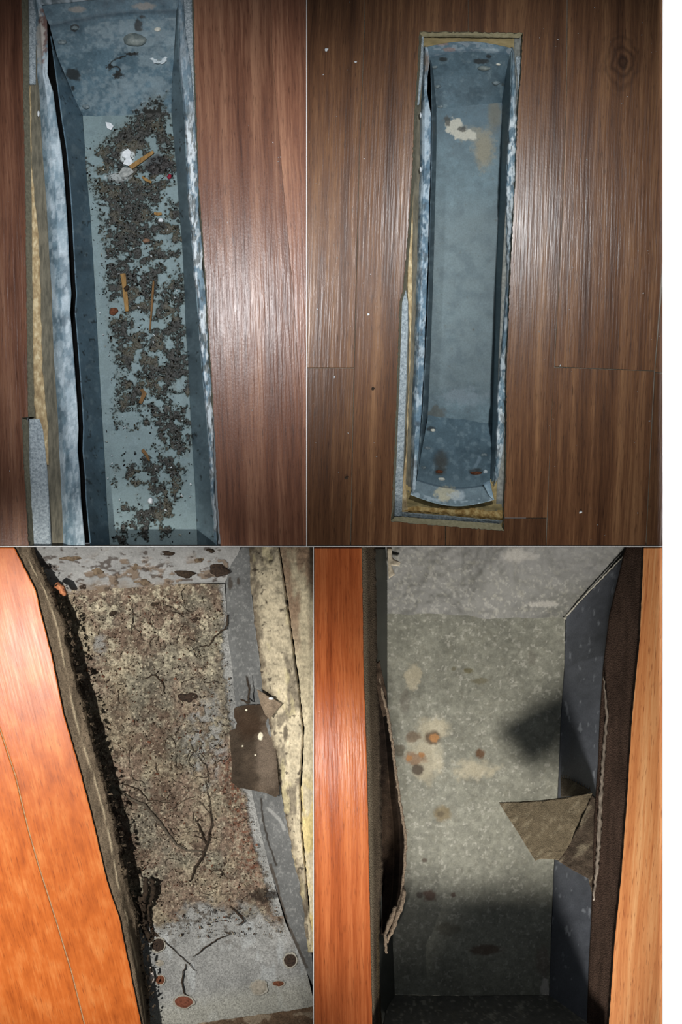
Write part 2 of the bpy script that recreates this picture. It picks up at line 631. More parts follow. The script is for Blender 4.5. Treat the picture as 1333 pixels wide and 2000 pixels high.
def litter(name, pts, size, cols, zf, mat, parent=None, seed=1, lift=1.5):
    """thousands of tiny curled flakes in one mesh"""
    r = np.random.default_rng(seed)
    n = len(pts)
    pts = np.asarray(pts, float)
    a = r.uniform(0, 6.283, n)
    s = r.uniform(size[0], size[1], n) * (0.6 + 0.8 * r.random(n) ** 3)
    el = r.uniform(0.3, 1.0, n)
    cs, sn = np.cos(a), np.sin(a)
    V = []
    for (u, v) in ((-1, -0.5), (0.9, -0.7), (1.1, 0.6), (-0.7, 0.8)):
        uu = u * s * r.uniform(0.7, 1.3, n)
        vv = v * s * el * r.uniform(0.7, 1.3, n)
        x = pts[:, 0] + uu * cs - vv * sn
        y = pts[:, 1] + uu * sn + vv * cs
        V.append((x, y, r.uniform(0.2, lift, n)))
    V.append((pts[:, 0], pts[:, 1], r.uniform(0.8, 1.8, n) * lift))
    zz = zf(pts[:, 0], pts[:, 1])
    co = np.zeros((n, 5, 3), np.float32)
    for i, (x, y, h) in enumerate(V):
        z = zz + h
        k = (H - z) / H
        co[:, i, 0] = (x - 666.5) * S * k
        co[:, i, 1] = (1000 - y) * S * k
        co[:, i, 2] = z * S
    base = np.arange(n)[:, None] * 5
    tri = np.concatenate([base + np.array([[b_, a_, 4]]) for a_, b_ in ((0, 1), (1, 2), (2, 3), (3, 0))], 0)
    me = bpy.data.meshes.new(name)
    me.from_pydata(co.reshape(-1, 3).tolist(), [], tri.tolist())
    ca = me.color_attributes.new('Col', 'FLOAT_COLOR', 'POINT')
    cc = np.asarray(cols)[r.integers(0, len(cols), n)] * r.uniform(0.7, 1.3, n)[:, None]
    c4 = np.ones((n, 5, 4), np.float32)
    c4[..., :3] = cc[:, None, :]
    ca.data.foreach_set('color', c4.ravel())
    o = link(name, me, mat, parent)
    o['kind'] = 'stuff'
    return o


def plank(poly, parent, mats, tone, seed, z0=0.0, z1=-18.0, bev=0.8):
    o = prism('plank', poly, z0, z1, mats, parent, bev)
    o['tone'] = tone
    o['seed'] = seed
    return o


# ------------------------------------------------------------------ white layout borders, added as strips between and beside the floor samples
T1 = prism('layout_border_1', [(598.6, -80), (600.0, -80), (600.0, 1066.6), (598.6, 1066.6)], 1, -150, [WHITE, DARKCORE])
T2 = prism('layout_border_2', [(-80, 1066.7), (1295, 1066.7), (1295, 1068.2), (-80, 1068.2)], 1, -215, [WHITE, DARKCORE])
T3 = prism('layout_border_3', [(612.0, 1068.3), (613.3, 1068.3), (613.3, 2080), (612.0, 2080)], 1, -215, [WHITE, DARKCORE])
T4 = prism('layout_border_4', [(1294.8, -80), (1420, -80), (1420, 2080), (1294.8, 2080)], 1, -30, [WHITE, WHITE])
for t in (T1, T2, T3, T4):
    tag(t, kind='structure')

# ================================================================== TOP LEFT: dirty duct
Z_F = -150.0
fl1 = root('floor', kind='structure')
pl_e = [(42, -60), (42, 0), (46, 200), (50, 400), (53, 700), (55, 815)]
pl_e2 = [(43, 816), (46, 900), (52, 1000), (56, 1066)]
plank([(-90, -60)] + rag(pl_e, 0.7, 5, 2) + rag(pl_e2, 1.0, 5, 3) + [(-90, 1066)], fl1, [WALNUT_A, CORE], 0.80, 0.11)
pr_e = [(378, -60), (378, 0), (381, 130), (385, 250), (388, 360), (396, 460), (403, 560), (408, 650), (413, 730), (420, 850), (424, 960), (431, 1066)]
jn = [(592, 1066), (588, 800), (572, 560), (548, 300), (532, 100), (528, -60)]
plank(rag(pr_e, 0.7, 5, 4) + jn, fl1, [WALNUT_A, CORE], 0.95, 0.52, bev=0.25)
plank([(x + 0.2, y) for x, y in jn[::-1]] + [(598.5, 1066), (598.5, -60)], fl1, [WALNUT_A, CORE], 1.2, 0.83, bev=0.25)

ysA = np.array([-40, 0, 60, 120, 200, 300, 400, 500, 600, 700, 814.0])
ysB = np.array([816, 850, 900, 950, 1000, 1066.0])
# saw-cut fibreboard face along the opening
for ys, e, wd in ((ysA, pl_e, 12), (ysB, pl_e2, 11)):
    g = loft([line(e, ys, -1, -1.0), line(e, ys, wd, -19)], 80, 3)
    o = grid_mesh('cut_edge', g[0] + (fbm(g[0], g[1], 7, 3) - 0.5) * 1.5, g[1], g[2], None, CORE, fl1)
g = loft([line(pr_e, ysA, 2, -1), line(pr_e, ysA, -3, -19)], 60, 2)
grid_mesh('cut_edge', g[0], g[1], g[2], None, CORE, fl1)

flo = [(60, -40), (62, 15), (72, 90), (75, 170), (78, 200), (82, 280), (86, 350), (94, 430), (97, 520), (102, 600), (106, 720), (112, 800), (115, 870), (120, 950), (124, 1066)]
lip = [(80, 5), (92, 40), (94, 110), (93, 145), (104, 180), (112, 240), (120, 290), (125, 340), (130, 407), (133, 461), (137, 538), (139.5, 574), (137, 610), (141, 655), (146, 720), (151, 790), (153.5, 835), (152, 880), (157, 934), (158, 970), (162, 1015), (167, 1066)]
ysL = np.array([-40, 0, 60, 120, 200, 300, 400, 500, 600, 700, 800, 900, 1000, 1066.0])

# boards and foam between plank and duct
ob = root('subfloor_board', 'weathered olive board edge beside the litter-filled duct', 'board')
g = loft([line(pl_e + pl_e2, ysL, 2, -27), line(flo, ysL, 16, -27)], 200, 6)
grid_mesh('board_face', g[0], g[1], g[2] + fbm(g[0], g[1], 9, 8, ax=8) * 2, None, OLIVE, ob, 14)
ost_l = [(57, 168), (57, 340), (58, 450), (60, 530), (64, 720), (67, 790), (72, 830), (84, 880), (92, 908)]
ost_r = [(60, 168), (63, 340), (75, 450), (79, 530), (83, 720), (90, 790), (94, 830), (95, 880), (96, 908)]
yo = np.array([168, 250, 340, 450, 530, 620, 720, 790, 830, 880, 908.0])
g = loft([line(ost_l, yo, 0, -26), line(ost_l, yo, 1.0, -21), line(ost_r, yo, -1, -21), line(ost_r, yo, 0, -26)], 180, [1, 6, 1])
tag(grid_mesh('strand_board', g[0] + (fbm(g[0], g[1], 16, 5) - .5) * 4, g[1], g[2] + (fbm(g[0], g[1], 7, 6) - .5) * 2, None, OSB),
    'splintered yellow strand board sliver left of the litter-filled duct', 'board')
for (y0, y1, l0, r0, l1, r1, lb) in ((-40, 165, 55, 72, 57, 70, 'short silvery foam strip at top left of the litter-filled duct'),
                                     (818, 1066, 56, 78, 58, 101, 'silvery foam strip at lower left of the litter-filled duct')):
    yf = np.linspace(y0, y1, 12)
    f_ = np.linspace(0, 1, 12)
    xl = l0 + (l1 - l0) * f_
    xr = r0 + (r1 - r0) * np.sqrt(f_)
    g = loft([[(x, y, -26) for x, y in zip(xl, yf)], [(x + 1, y, -19.5) for x, y in zip(xl, yf)], [(x - 1, y, -19.5) for x, y in zip(xr, yf)], [(x, y, -26) for x, y in zip(xr, yf)]], 120, [1, 8, 1])
    tag(grid_mesh('foam_strip', g[0], g[1], g[2] + fbm(g[0], g[1], 4, 9) * 1.6, None, FOAM), lb, 'underlay')
yf = np.linspace(-40, 235, 10)
g = loft([[(352 + 0.1 * max(y, 0), y, -19) for y in yf], [(a, y, -19) for a, y in zip(at_y(pr_e, yf) - 2, yf)]], 60, 4)
tag(grid_mesh('foam_strip', g[0], g[1], g[2] + fbm(g[0], g[1], 4, 10), None, FOAM, None, 5), 'narrow grey foam strip at upper right of the litter-filled duct', 'underlay')

duct1 = root('floor_duct', 'galvanised duct in walnut floor, its bottom strewn with dark litter', 'duct')


def blue_metal(px, py, base=(92, 112, 120), white=0.0, seed=20, dark=0.0):
    c = np.ones(px.shape + (3,)) * L(*base)
    n1 = fbm(px, py, 42, seed, 5)
    n2 = fbm(px, py, 11, seed + 3, 4)
    c = c * (0.62 + 0.76 * n1)[..., None] * (0.84 + 0.32 * fbm(px, py, 4, seed + 15, 3))[..., None]
    c = mixc(c, L(128, 148, 156), 0.5 * sm(0.55, 0.75, n2))
    c = mixc(c, L(52, 72, 84), 0.5 * sm(0.56, 0.78, fbm(px, py, 26, seed + 6, 4)))
    if white:
        n3 = fbm(px, py, 7, seed + 9, 5, ax=2.2)
        c = mixc(c, L(206, 218, 226), white * sm(0.46, 0.60, n3))
        c = mixc(c, L(86, 84, 74), 0.7 * white * sm(0.58, 0.68, fbm(px, py, 9, seed + 13, 4, ax=2.5)))
    return c


# left flange, rolled towards the opening
g = loft([line(flo, ysL, 0, -24), line(flo, ysL, 8, -13), [(a * .5 + b * .5, y, -6) for a, b, y in zip(at_y(flo, ysL), at_y(lip, ysL), ysL)],
          line(lip, ysL, 0, -10), line(lip, ysL, -3, -19), line(lip, ysL, -26, -40), line(lip, ysL, -30, -148)], 420, [4, 6, 8, 4, 4, 4])
px, py, z = g[0], g[1], g[2]
lipx = (at_y(lip, py[0]) - np.interp(py[0], ysL, at_y(lip, ysL)))[None]
px = px + np.where(np.arange(px.shape[0])[:, None] >= 14, lipx, lipx * 0.5)
z = z + (fbm(px, py, 30, 31, 3) - 0.5) * 5 * (g[4] < 0.75)
c = blue_metal(px, py, (104, 126, 138), 0.0, 23)
wmask = (0.55 * sm(0.45, 0.70, fbm(px, py, 20, 37, 5, ax=3)) + 0.45 * sm(0.48, 0.60, fbm(px, py, 5, 38, 4, ax=3))) * (g[4] < 0.62)
c = mixc(c, L(190, 204, 212), 0.8 * wmask)
c = mixc(c, L(112, 74, 58), 0.8 * blob(px, py, 84, 66, 9, 52, 4, 0.9, .3, 7))
c = mixc(c, L(196, 192, 184), 0.7 * blob(px, py, 78, 80, 8, 44, 6, 0.9, .2, 6))
c = mixc(c, L(12, 14, 16), (g[4] > 0.64) * 1.0)  # underside of the roll painted black for the shade in the crevice
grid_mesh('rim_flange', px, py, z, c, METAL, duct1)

# left wall (inner liner sheet)
wt = [(98, 70, -24)] + [(float(at_y(lip, np.array([y]))[0]) + 9, y, -26) for y in (200, 345, 420, 550, 640, 715, 800, 900, 980, 1066)]
wb = [(102, 92, -50), (160, 226, Z_F), (168, 345, Z_F), (175, 420, Z_F), (183, 550, Z_F), (188, 640, Z_F), (192, 715, Z_F), (197, 800, Z_F), (203, 900, Z_F), (207, 980, Z_F), (213, 1066, Z_F)]
g = loft([wt, wb], 360, 40)
px, py, z = g[0], g[1], g[2]
px = px + (at_y(lip, py) + 9 - (at_y(np.array([(p[0], p[1]) for p in wt]), py))) * (1 - g[4]) * sm(190, 240, py)
c = blue_metal(px, py, (84, 108, 122), 0, 26)
c = mixc(c, L(20, 24, 26), 0.8 * sm(0.72, 0.78, fbm(px, py, 7, 44, 3)))
grid_mesh('side_wall', px, py, z + (fbm(px, py, 40, 29) - .5) * 3, c, METAL, duct1, 2)

# floor of the duct
fx0 = [(159, 196), (160, 226), (168, 345), (175, 420), (183, 550), (188, 640), (192, 715), (197, 800), (203, 900), (207, 980), (213, 1066)]
fx1 = [(334, 190), (335, 205), (342, 290), (346, 350), (351, 420), (356, 480), (360, 560), (363, 640), (368, 720), (371, 790), (376, 880), (381, 950), (386, 1066)]


def dens1(px, py):
    cx = np.interp(py, [165, 230, 300, 400, 500, 620, 750, 850, 1000, 1066], [308, 256, 252, 276, 284, 290, 305, 300, 284, 270])
    hw = np.interp(py, [150, 200, 240, 330, 420, 520, 620, 700, 850, 930, 1066], [26, 45, 110, 108, 92, 88, 90, 84, 92, 76, 66])
    d = 1 - sm(0.6, 1.15, np.abs(px - cx) / hw)
    n = 0.5 * fbm(px, py, 46, 51, 4) + 0.5 * fbm(px, py, 15, 55, 4)
    lo = np.interp(py, [230, 330, 400, 700, 900, 1066], [0.30, 0.33, 0.36, 0.38, 0.41, 0.44])
    return d * sm(lo, lo + 0.2, n) * sm(150, 215, py + (px - 308) * 0.9)


def dirt_paint(px, py, c):
    dn = dens1(px, py)
    fine = 0.6 * fbm(px, py, 6.0, 61, 3) + 0.4 * fbm(px, py, 2.6, 64, 2)
    m = sm(0.50, 0.60, fine + (dn - 0.56) * 0.42) * sm(0.03, 0.3, dn)
    dc = L(36, 34, 28) * (0.3 + 1.2 * fbm(px, py, 7, 66, 3))[..., None]
    dc = mixc(dc, L(84, 78, 60), 0.55 * sm(0.5, 0.68, fbm(px, py, 22, 69, 3)))
    c = mixc(c, L(90, 98, 92), 0.5 * sm(0.1, 0.7, dn))
    mm = np.clip(m, 0, 1) * 0.95
    return c * (1 - mm[..., None]) + dc * mm[..., None], m


ysF = np.array([196, 226, 345, 420, 550, 640, 715, 800, 900, 980, 1066.0])
g = loft([line(fx0, ysF, -2, Z_F), line(fx1, ysF, 2, Z_F)], 820, 180)
px, py, z = g[0], g[1], g[2]
c = blue_metal(px, py, (108, 128, 132), 0, 33)
c = mixc(c, L(110, 130, 132), np.full(px.shape, 0.55))
c, m = dirt_paint(px, py, c)
c = mixc(c, L(196, 204, 204), 0.85 * np.maximum(blob(px, py, 250, 305, 14, 12, 71, .5), blob(px, py, 232, 345, 22, 9, 72, .6) * .6))
c = mixc(c, L(34, 30, 30), 0.85 * blob(px, py, 308, 322, 26, 18, 73, .4))
grid_mesh('bottom', px, py, z + m * (1.5 + 4 * fbm(px, py, 6, 75)), c, METAL, duct1)

# curved end wall with the top flange folded over the boards
cl = [(80, 12, -10), (97, 50, -16), (112, 110, -48), (135, 165, -95), (160, 229, Z_F - 2)]
cr = [(352, -4, -10), (345, 20, -16), (341, 90, -48), (338, 150, -95), (335, 224, Z_F - 2)]
NT, NU = 170, 200
t = np.linspace(0, 1, NT)
k5 = [0, 0.14, 0.42, 0.7, 1]
lft = np.stack([np.interp(t, k5, [p[i] for p in cl]) for i in range(3)], -1)
rgt = np.stack([np.interp(t, k5, [p[i] for p in cr]) for i in range(3)], -1)
u = np.linspace(0, 1, NU)
g3 = lft[:, None] * (1 - u)[None, :, None] + rgt[:, None] * u[None, :, None]
px, py, z = g3[..., 0], g3[..., 1].copy(), g3[..., 2]
py = py - 10 * np.sin(np.pi * u)[None] * (1 - t)[:, None]
z = z + (fbm(px, py, 50, 81) - .5) * 6
z1 = z.copy()
c = blue_metal(px, py, (88, 112, 124), 0, 83)
c = mixc(c, L(138, 154, 160), 0.6 * sm(0.44, 0.64, .6 * fbm(px, py, 60, 86, 5) + .4 * fbm(px, py, 7, 87, 3)) * (t[:, None] > 0.2))
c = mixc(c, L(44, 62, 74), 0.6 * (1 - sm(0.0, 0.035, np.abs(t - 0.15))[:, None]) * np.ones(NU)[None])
for b_ in ((150, 18, 16, 6), (282, 12, 20, 7)):
    c = mixc(c, L(158, 150, 140), 0.7 * blob(px, py, *b_, seed=88))
dk = L(38, 36, 32)
for b_ in ((143, 146, 15, 11), (277, 33, 6, 4), (270, 50, 8, 12), (146, 54, 8, 7), (142, 172, 4, 6)):  # the blob above the punched tab paints its shadow
    c = mixc(c, dk, 0.85 * blob(px, py, *b_, seed=89, rough=.6))
c = mixc(c, dk, 0.95 * seg(px, py, [(268, 102), (252, 107), (238, 111), (222, 116), (213, 126), (216, 133), (228, 130), (236, 134), (234, 144), (222, 153)], 1.2, 91, 5) )
c = mixc(c, dk, 0.9 * np.maximum(blob(px, py, 214, 130, 6, 7, 92, .9, .15, 3), np.maximum(blob(px, py, 231, 146, 10, 7, 93, .9, .15, 3), blob(px, py, 256, 106, 12, 3, 94, .9, .15, 3))))
c, m = dirt_paint(px, py, c)
grid_mesh('end_wall', px, py, z + m * 2, c, METAL, duct1)


def z_end1(x, y):
    d = (px - x) ** 2 + (py - y) ** 2
    return float(z1.ravel()[np.argmin(d)])


g = loft([[(60, -70, -26), (200, -70, -26), (372, -70, -26)], [(80, 10, -8), (200, -2, -8), (354, -6, -8)]], 60, 14)
cc_ = blue_metal(g[0], g[1], (108, 122, 128), 0.5, 93)
grid_mesh('rim_flange', g[0], g[1], g[2] + 3 * np.sin(g[4] * 3.1), cc_, METAL, duct1, 2)

M_RIV = plain_mat('dull_rivet', lin(80, 96, 104), lin(134, 146, 148), 4, rough=0.5)
M_PALE = plain_mat('pale_rivet', lin(190, 190, 176), lin(226, 224, 212), 4, rough=0.6)
for i, (x, y, rx, ry, mt) in enumerate(((121, 82, 9, 6, M_RIV), (308, 57, 7, 5, M_PALE), (168, 207, 8, 6, M_RIV), (311, 118, 11, 8, M_RIV), (146, 54, 7, 5, M_RIV))):
    lump('rivet', x, y, z_end1(x, y) - 1.5, rx, ry, 5, mt, duct1, seed=i + 4, n=14, rings=4, jag=0.1)
C_RING = plain_mat('white_corrosion', lin(170, 184, 190), lin(214, 222, 224), 3, rough=0.9)
link('washer', ring_mesh('washer', 311, 115, z_end1(311, 116), 16, 9, 3, sy=.65, seed=3, jag=.2), C_RING, duct1)
o = lump('punched_tab', 263, 77, z_end1(263, 77) - 1, 23, 14, 13, plain_mat('tab_metal', lin(96, 108, 108), lin(140, 148, 144), 12, rough=.5), duct1, seed=31, n=24, rings=7, jag=.08)

# right wall and right flange
rw_t = [(346, -30, -14), (350, 120, -22), (360, 220, -22), (365, 345, -22), (371, 420, -22), (375, 480, -22), (381, 545, -22), (387, 620, -22), (394, 720, -22), (402, 800, -22), (407, 860, -22), (412, 950, -22), (421, 1066, -22)]
rw_b = [(342, 10, -20), (336, 165, -100), (335, 222, Z_F), (346, 350, Z_F), (351, 420, Z_F), (356, 480, Z_F), (360, 560, Z_F), (362, 625, Z_F), (368, 720, Z_F), (371, 790, Z_F), (375, 865, Z_F), (381, 950, Z_F), (386, 1066, Z_F)]
g = loft([rw_b, rw_t], 420, 36)
px, py, z = g[0], g[1], g[2]
c = blue_metal(px, py, (106, 126, 134), 0, 96)
c = mixc(c, L(30, 30, 28), .8 * sm(.74, .8, fbm(px, py, 8, 97, 3)))
grid_mesh('side_wall', px, py, z + (fbm(px, py, 40, 98) - .5) * 3, c, METAL, duct1, 2)
ro = [(358, -30), (363, 60), (372, 110), (379, 200), (384, 260), (387, 360), (394, 460), (401, 560), (406, 650), (411, 730), (418, 850), (422, 960), (428, 1066)]
top_line = [(p[0], p[1]) for p in rw_t]
ysR = np.array([-30, 60, 120, 220, 345, 420, 480, 545, 620, 720, 800, 860, 950, 1066.0])
g = loft([line(top_line, ysR, 0, -22), line(top_line, ysR, 3, -10), [(a * .4 + b * .6, y, -7) for a, b, y in zip(at_y(top_line, ysR), at_y(ro, ysR), ysR)], line(ro, ysR, -1, -12), line(ro, ysR, 0, -24)], 520, [4, 8, 8, 3])
px, py, z = g[0], g[1], g[2]
px = px + (fbm(px, py, 26, 101, 3) - .5) * 7 * sm(200, 300, py)
c = blue_metal(px, py, (112, 134, 148), 0, 102)
wh = np.interp(py, [0, 180, 260, 700, 1066], [0.25, 0.35, 0.95, 0.95, 0.7])
c = mixc(c, L(214, 222, 226), wh * .9 * sm(0.42, 0.54, .6 * fbm(px, py, 14, 103, 5, ax=2.6) + .4 * fbm(px, py, 4, 105, 4, ax=3)))
c = mixc(c, L(74, 78, 74), wh * 0.8 * sm(0.54, 0.62, fbm(px, py, 5, 109, 4, ax=3)))
grid_mesh('rim_flange', px, py, z + (fbm(px, py, 12, 104) - .5) * 5, c, METAL, duct1)
# near-black sheet added below, standing for the shade in the gaps
prism('shade_backing', [(40, -60), (372, -60), (425, 1060), (60, 1060)], Z_F - 8, Z_F - 14, [BLACK], duct1)

# litter and loose pieces on the bottom
N = 60000
qx = RNG.uniform(150, 388, N)
qy = RNG.uniform(150, 1064, N)
dn = dens1(qx, qy)
ok = (RNG.random(N) < dn ** 1.3 * 0.34 + 0.001) & (qx > at_y(fx0, qy) + 3) & (qx < at_y(fx1, qy) - 3) & (qy > 232)
tag(litter('leaf_litter', np.stack([qx[ok], qy[ok]], -1), (0.5, 2.4), [L(24, 23, 20), L(40, 37, 29), L(66, 60, 46), L(16, 15, 15), L(32, 30, 25)],
           lambda a, b: np.full(a.shape, Z_F + 1.5), DIRT, None, 3, 2.6), 'dark crumbled leaf litter along the bottom of the duct', 'litter')
ok2 = (RNG.random(N) < 0.003) & (qx > at_y(fx0, qy) + 3) & (qx < at_y(fx1, qy) - 3) & (qy > 240)
tag(litter('plaster_crumbs', np.stack([qx[ok2], qy[ok2]], -1), (0.8, 2.4), [L(214, 220, 222), L(180, 176, 160)],
           lambda a, b: np.full(a.shape, Z_F + 4.0), DIRT, None, 4, 2.5), 'tiny white crumbs scattered among the dark litter', 'crumbs')


def flat_stick(name, pts, wid, z, mat, label, cat, th=2.5, seed=1, group=None):
    poly_l, poly_r = [], []
    r = random.Random(seed)
    for i, (x, y) in enumerate(pts):
        a = pts[max(0, i - 1)]
        b = pts[min(len(pts) - 1, i + 1)]
        d = math.hypot(b[0] - a[0], b[1] - a[1])
        nx, ny = -(b[1] - a[1]) / d, (b[0] - a[0]) / d
        w_ = wid[i] if isinstance(wid, (list, tuple)) else wid
        poly_l.append((x + nx * w_ * r.uniform(.8, 1.2), y + ny * w_))
        poly_r.append((x - nx * w_ * r.uniform(.8, 1.2), y - ny * w_))
    o = prism(name, poly_l + poly_r[::-1], z + th, z, [mat], None, 0.5)
    return tag(o, label, cat, group)


STRAW2 = plain_mat('dark_straw', lin(92, 66, 36), lin(124, 92, 54), 4, (1, .2, 1))
flat_stick('straw', [(255, 327), (275, 313), (300, 296)], [4.5, 4.5, 3], Z_F + 6, STRAW, 'broad tan straw lying diagonally near the white scrap', 'straw', 3, 1)
flat_stick('straw', [(240, 534), (243, 560), (246, 585), (248, 608)], [4.5, 5, 4, 3.5], Z_F + 5, STRAW, 'wide upright tan straw with a dark lump on it, left of the thin straw', 'straw', 3, 2)
flat_stick('straw', [(300, 548), (297, 590), (293, 645)], [1.8, 2.2, 1.4], Z_F + 5, STRAW2, 'long thin brown straw right of the wide straw', 'straw', 3, 3)
flat_stick('straw', [(278, 345), (284, 350), (296, 356)], [2, 3, 2], Z_F + 4, STRAW, 'small tan straw scrap below the broad straw', 'straw', 3, 4)
flat_stick('straw', [(276, 760), (282, 768), (274, 788)], [3, 4, 3], Z_F + 4, STRAW2, 'brown bark sliver low in the dark litter', 'straw', 3, 5)
flat_stick('straw', [(278, 878), (286, 888), (292, 900)], [3, 3, 2], Z_F + 4, STRAW2, 'lowest brown straw sliver in the dark litter', 'straw', 3, 6)
flat_stick('straw', [(301, 416), (308, 418), (316, 417)], [2.5, 3.2, 2.5], Z_F + 5, STRAW, 'short orange-tan fleck in the middle of the litter', 'straw', 3, 7)
tag(lump('dark_crumb', 247, 563, Z_F + 7.5, 4.5, 7, 4, TWIG, None, seed=12, n=12, rings=4, jag=.3), 'dark lump lying on the wide upright straw', 'crumb')
prism_pts = [(240, 296), (250, 290), (256, 296), (254, 306), (260, 318), (252, 324), (240, 320), (246, 310), (238, 304)]
tag(prism('paper_scrap', prism_pts, Z_F + 7, Z_F + 5, [CHIP], None, .4), 'torn white scrap beside the broad tan straw', 'scrap')
tag(prism('paper_scrap', [(206, 238), (216, 240), (222, 246), (217, 254), (209, 250)], Z_F + 7, Z_F + 5, [CHIP], None, .4), 'small white scrap at the upper left of the litter', 'scrap')
tag(prism('gray_flake', [(232, 338), (240, 326), (256, 328), (262, 336), (250, 345), (236, 346)], Z_F + 8, Z_F + 5, [plain_mat('grey_flake', lin(120, 124, 122), lin(170, 172, 168), 6)], None, .6), 'pale grey flake below the white scrap', 'flake')
tag(lump('red_crumb', 331, 345, Z_F + 3, 5, 5, 4, plain_mat('red_bit', lin(120, 20, 40), lin(150, 40, 60), 4), None, seed=5, n=10, rings=3), 'tiny red crumb at the right edge of the litter', 'crumb')
tag(lump('pebble', 294, 978, Z_F + 3, 6, 6, 6, CHIP, None, seed=6, n=12, rings=4), 'pale pebble on a dark clump near the lower end', 'pebble')
tag(lump('pebble', 286, 470, Z_F + 3, 7, 5, 5, plain_mat('brown_bit', lin(104, 78, 60), lin(140, 110, 90), 4), None, seed=7, n=12, rings=4), 'brown pebble in the middle of the litter', 'pebble')
tag(lump('pebble', 314, 430, Z_F + 3, 5, 5, 5, CHIP, None, seed=8, n=12, rings=4), 'white pebble below the orange-tan fleck', 'pebble')
tag(lump('pebble', 222, 608, Z_F + 2, 9, 8, 4, RUST, None, seed=9, n=12, rings=4), 'rusty brown disc left of the wide straw foot', 'pebble')

# ================================================================== TOP RIGHT: clean duct
fl2 = root('floor', kind='structure')
op_l = [(820, 62), (816, 140), (811, 210), (806, 330), (796, 480), (788, 566), (781, 590), (776, 750), (771, 880), (766, 1000), (764, 1018)]
op_b = [(764, 1018), (820, 1023), (875, 1028), (985, 1037)]
op_r = [(1022, 64), (1019, 130), (1014, 197), (1011, 243), (1008, 340), (1002, 450), (997, 540), (994, 630), (991, 697), (990, 765), (990, 830), (989, 915), (986, 971), (985, 1037)]
J1 = [(714, -60), (712, 60), (702, 300), (692, 718)]
J2 = [(691.5, 719.5), (685, 1066)]
J3 = [(1109, -60), (1107, 180), (1098, 420), (1083, 716)]
J4 = [(1082, 718), (1074, 880), (1067, 1066)]
J5 = [(1300, -60), (1297, 480), (1279, 724)]
J6 = [(1279, 726), (1268, 940), (1262, 1066)]
W2 = [WALNUT_B, CORE]
plank([(600.2, -60)] + J1 + [(600.2, 718)], fl2, W2, 0.95, 0.21)
plank([(600.2, 719.5)] + J2 + [(600.2, 1066)], fl2, W2, 0.80, 0.43)
plank([(J1[0][0] + .8, J1[0][1])] + [(915, -60), (915, 62)] + rag([(915, 62), (820, 62)], .9, 4, 11)[1:] + rag(op_l, 1.0, 5, 12)[1:] + rag([(764, 1018), (820, 1023), (870, 1027.5)], 1.2, 4, 13)[1:] +
      [(870, 1066), (686, 1066)] + [(x + .8, y) for x, y in (J1 + J2)[::-1][1:-1]], fl2, W2, 0.98, 0.64)
plank([(915.8, -60), (1108, -60)] + J3[1:] + [(1083, 717), (1075, 860), (1069, 1011), (986, 1011)] + rag(op_r, .9, 5, 14)[::-1][1:] + rag([(1022, 64), (915.8, 62)], .9, 4, 15)[1:], fl2, W2, 1.0, 0.32)
plank([(985, 1012), (1068.5, 1012), (1067, 1066), (870.8, 1066), (870.8, 1027.6)] + rag([(870.8, 1027.6), (985, 1037)], 1.2, 4, 16)[1:], fl2, W2, 0.66, 0.77)
plank([(J3[0][0] + .8, -60)] + J5[:1] + J5[1:] + [(1084, 716)] + [(x + .8, y) for x, y in J3[::-1][1:-1]], fl2, W2, 1.08, 0.05)
plank([(1083, 717.5), (1278.5, 725)] + J6[1:] + [(1068, 1066)] + [(x + .8, y) for x, y in J4[::-1][1:-1]], fl2, W2, 1.02, 0.91)
plank([(1294.6, 560), (1294.6, 728), (1280, 727)], fl2, W2, 0.95, 0.58)
plank([(1280, 728), (1294.6, 729), (1294.6, 1066), (1263, 1066), (1269, 940)], fl2, W2, 0.75, 0.69)
# grey seams showing between the planks
SEAM = plain_mat('dusty_seam', lin(110, 102, 94), lin(140, 130, 120), 6, (1, .2, 1), rough=.9)
prism('seam_filler', [(599.5, -60), (1294.5, -60), (1294.5, 60), (599.5, 60)], -2.5, -17.5, [SEAM], fl2)
prism('seam_filler', [(600.5, 60), (762, 60), (762, 1066), (600.5, 1066)], -2.5, -17.5, [SEAM], fl2)
prism('seam_filler', [(1030, 60), (1294.5, 60), (1294.5, 1066), (1030, 1066)], -2.5, -17.5, [SEAM], fl2)

yl = np.array([p[1] for p in op_l], float)
g = loft([line(op_l, yl, -1, -1), line(op_l, yl, 5, -19)], 160, 3)
grid_mesh('cut_edge', g[0] + (fbm(g[0], g[1], 6, 3) - .5) * 1.5, g[1], g[2], None, CORE, fl2)
g = loft([[(818, 61, -1), (915, 61, -1), (1023, 63, -1)], [(825, 72, -19), (915, 73, -19), (1016, 74, -19)]], 90, 4)
grid_mesh('cut_edge', g[0], g[1] + (fbm(g[0], g[1], 6, 4) - .5) * 1.5, g[2], None, bpy.data.materials['fibreboard_core_lit'], fl2)
g = loft([[(763, 1018.5, -1), (875, 1028.5, -1), (986, 1037.5, -1)], [(772, 1009, -19), (875, 1016, -19), (977, 1023, -19)]], 90, 4)
grid_mesh('cut_edge', g[0], g[1] + (fbm(g[0], g[1], 6, 5) - .5) * 1.5, g[2], None, bpy.data.materials['fibreboard_core_lit'], fl2)
yr = np.array([p[1] for p in op_r], float)
g = loft([line(op_r, yr, 1, -1), line(op_r, yr, -2.5, -19)], 160, 3)
grid_mesh('cut_edge', g[0] + (fbm(g[0], g[1], 6, 6) - .5) * 1.5, g[1], g[2], None, CORE, fl2)

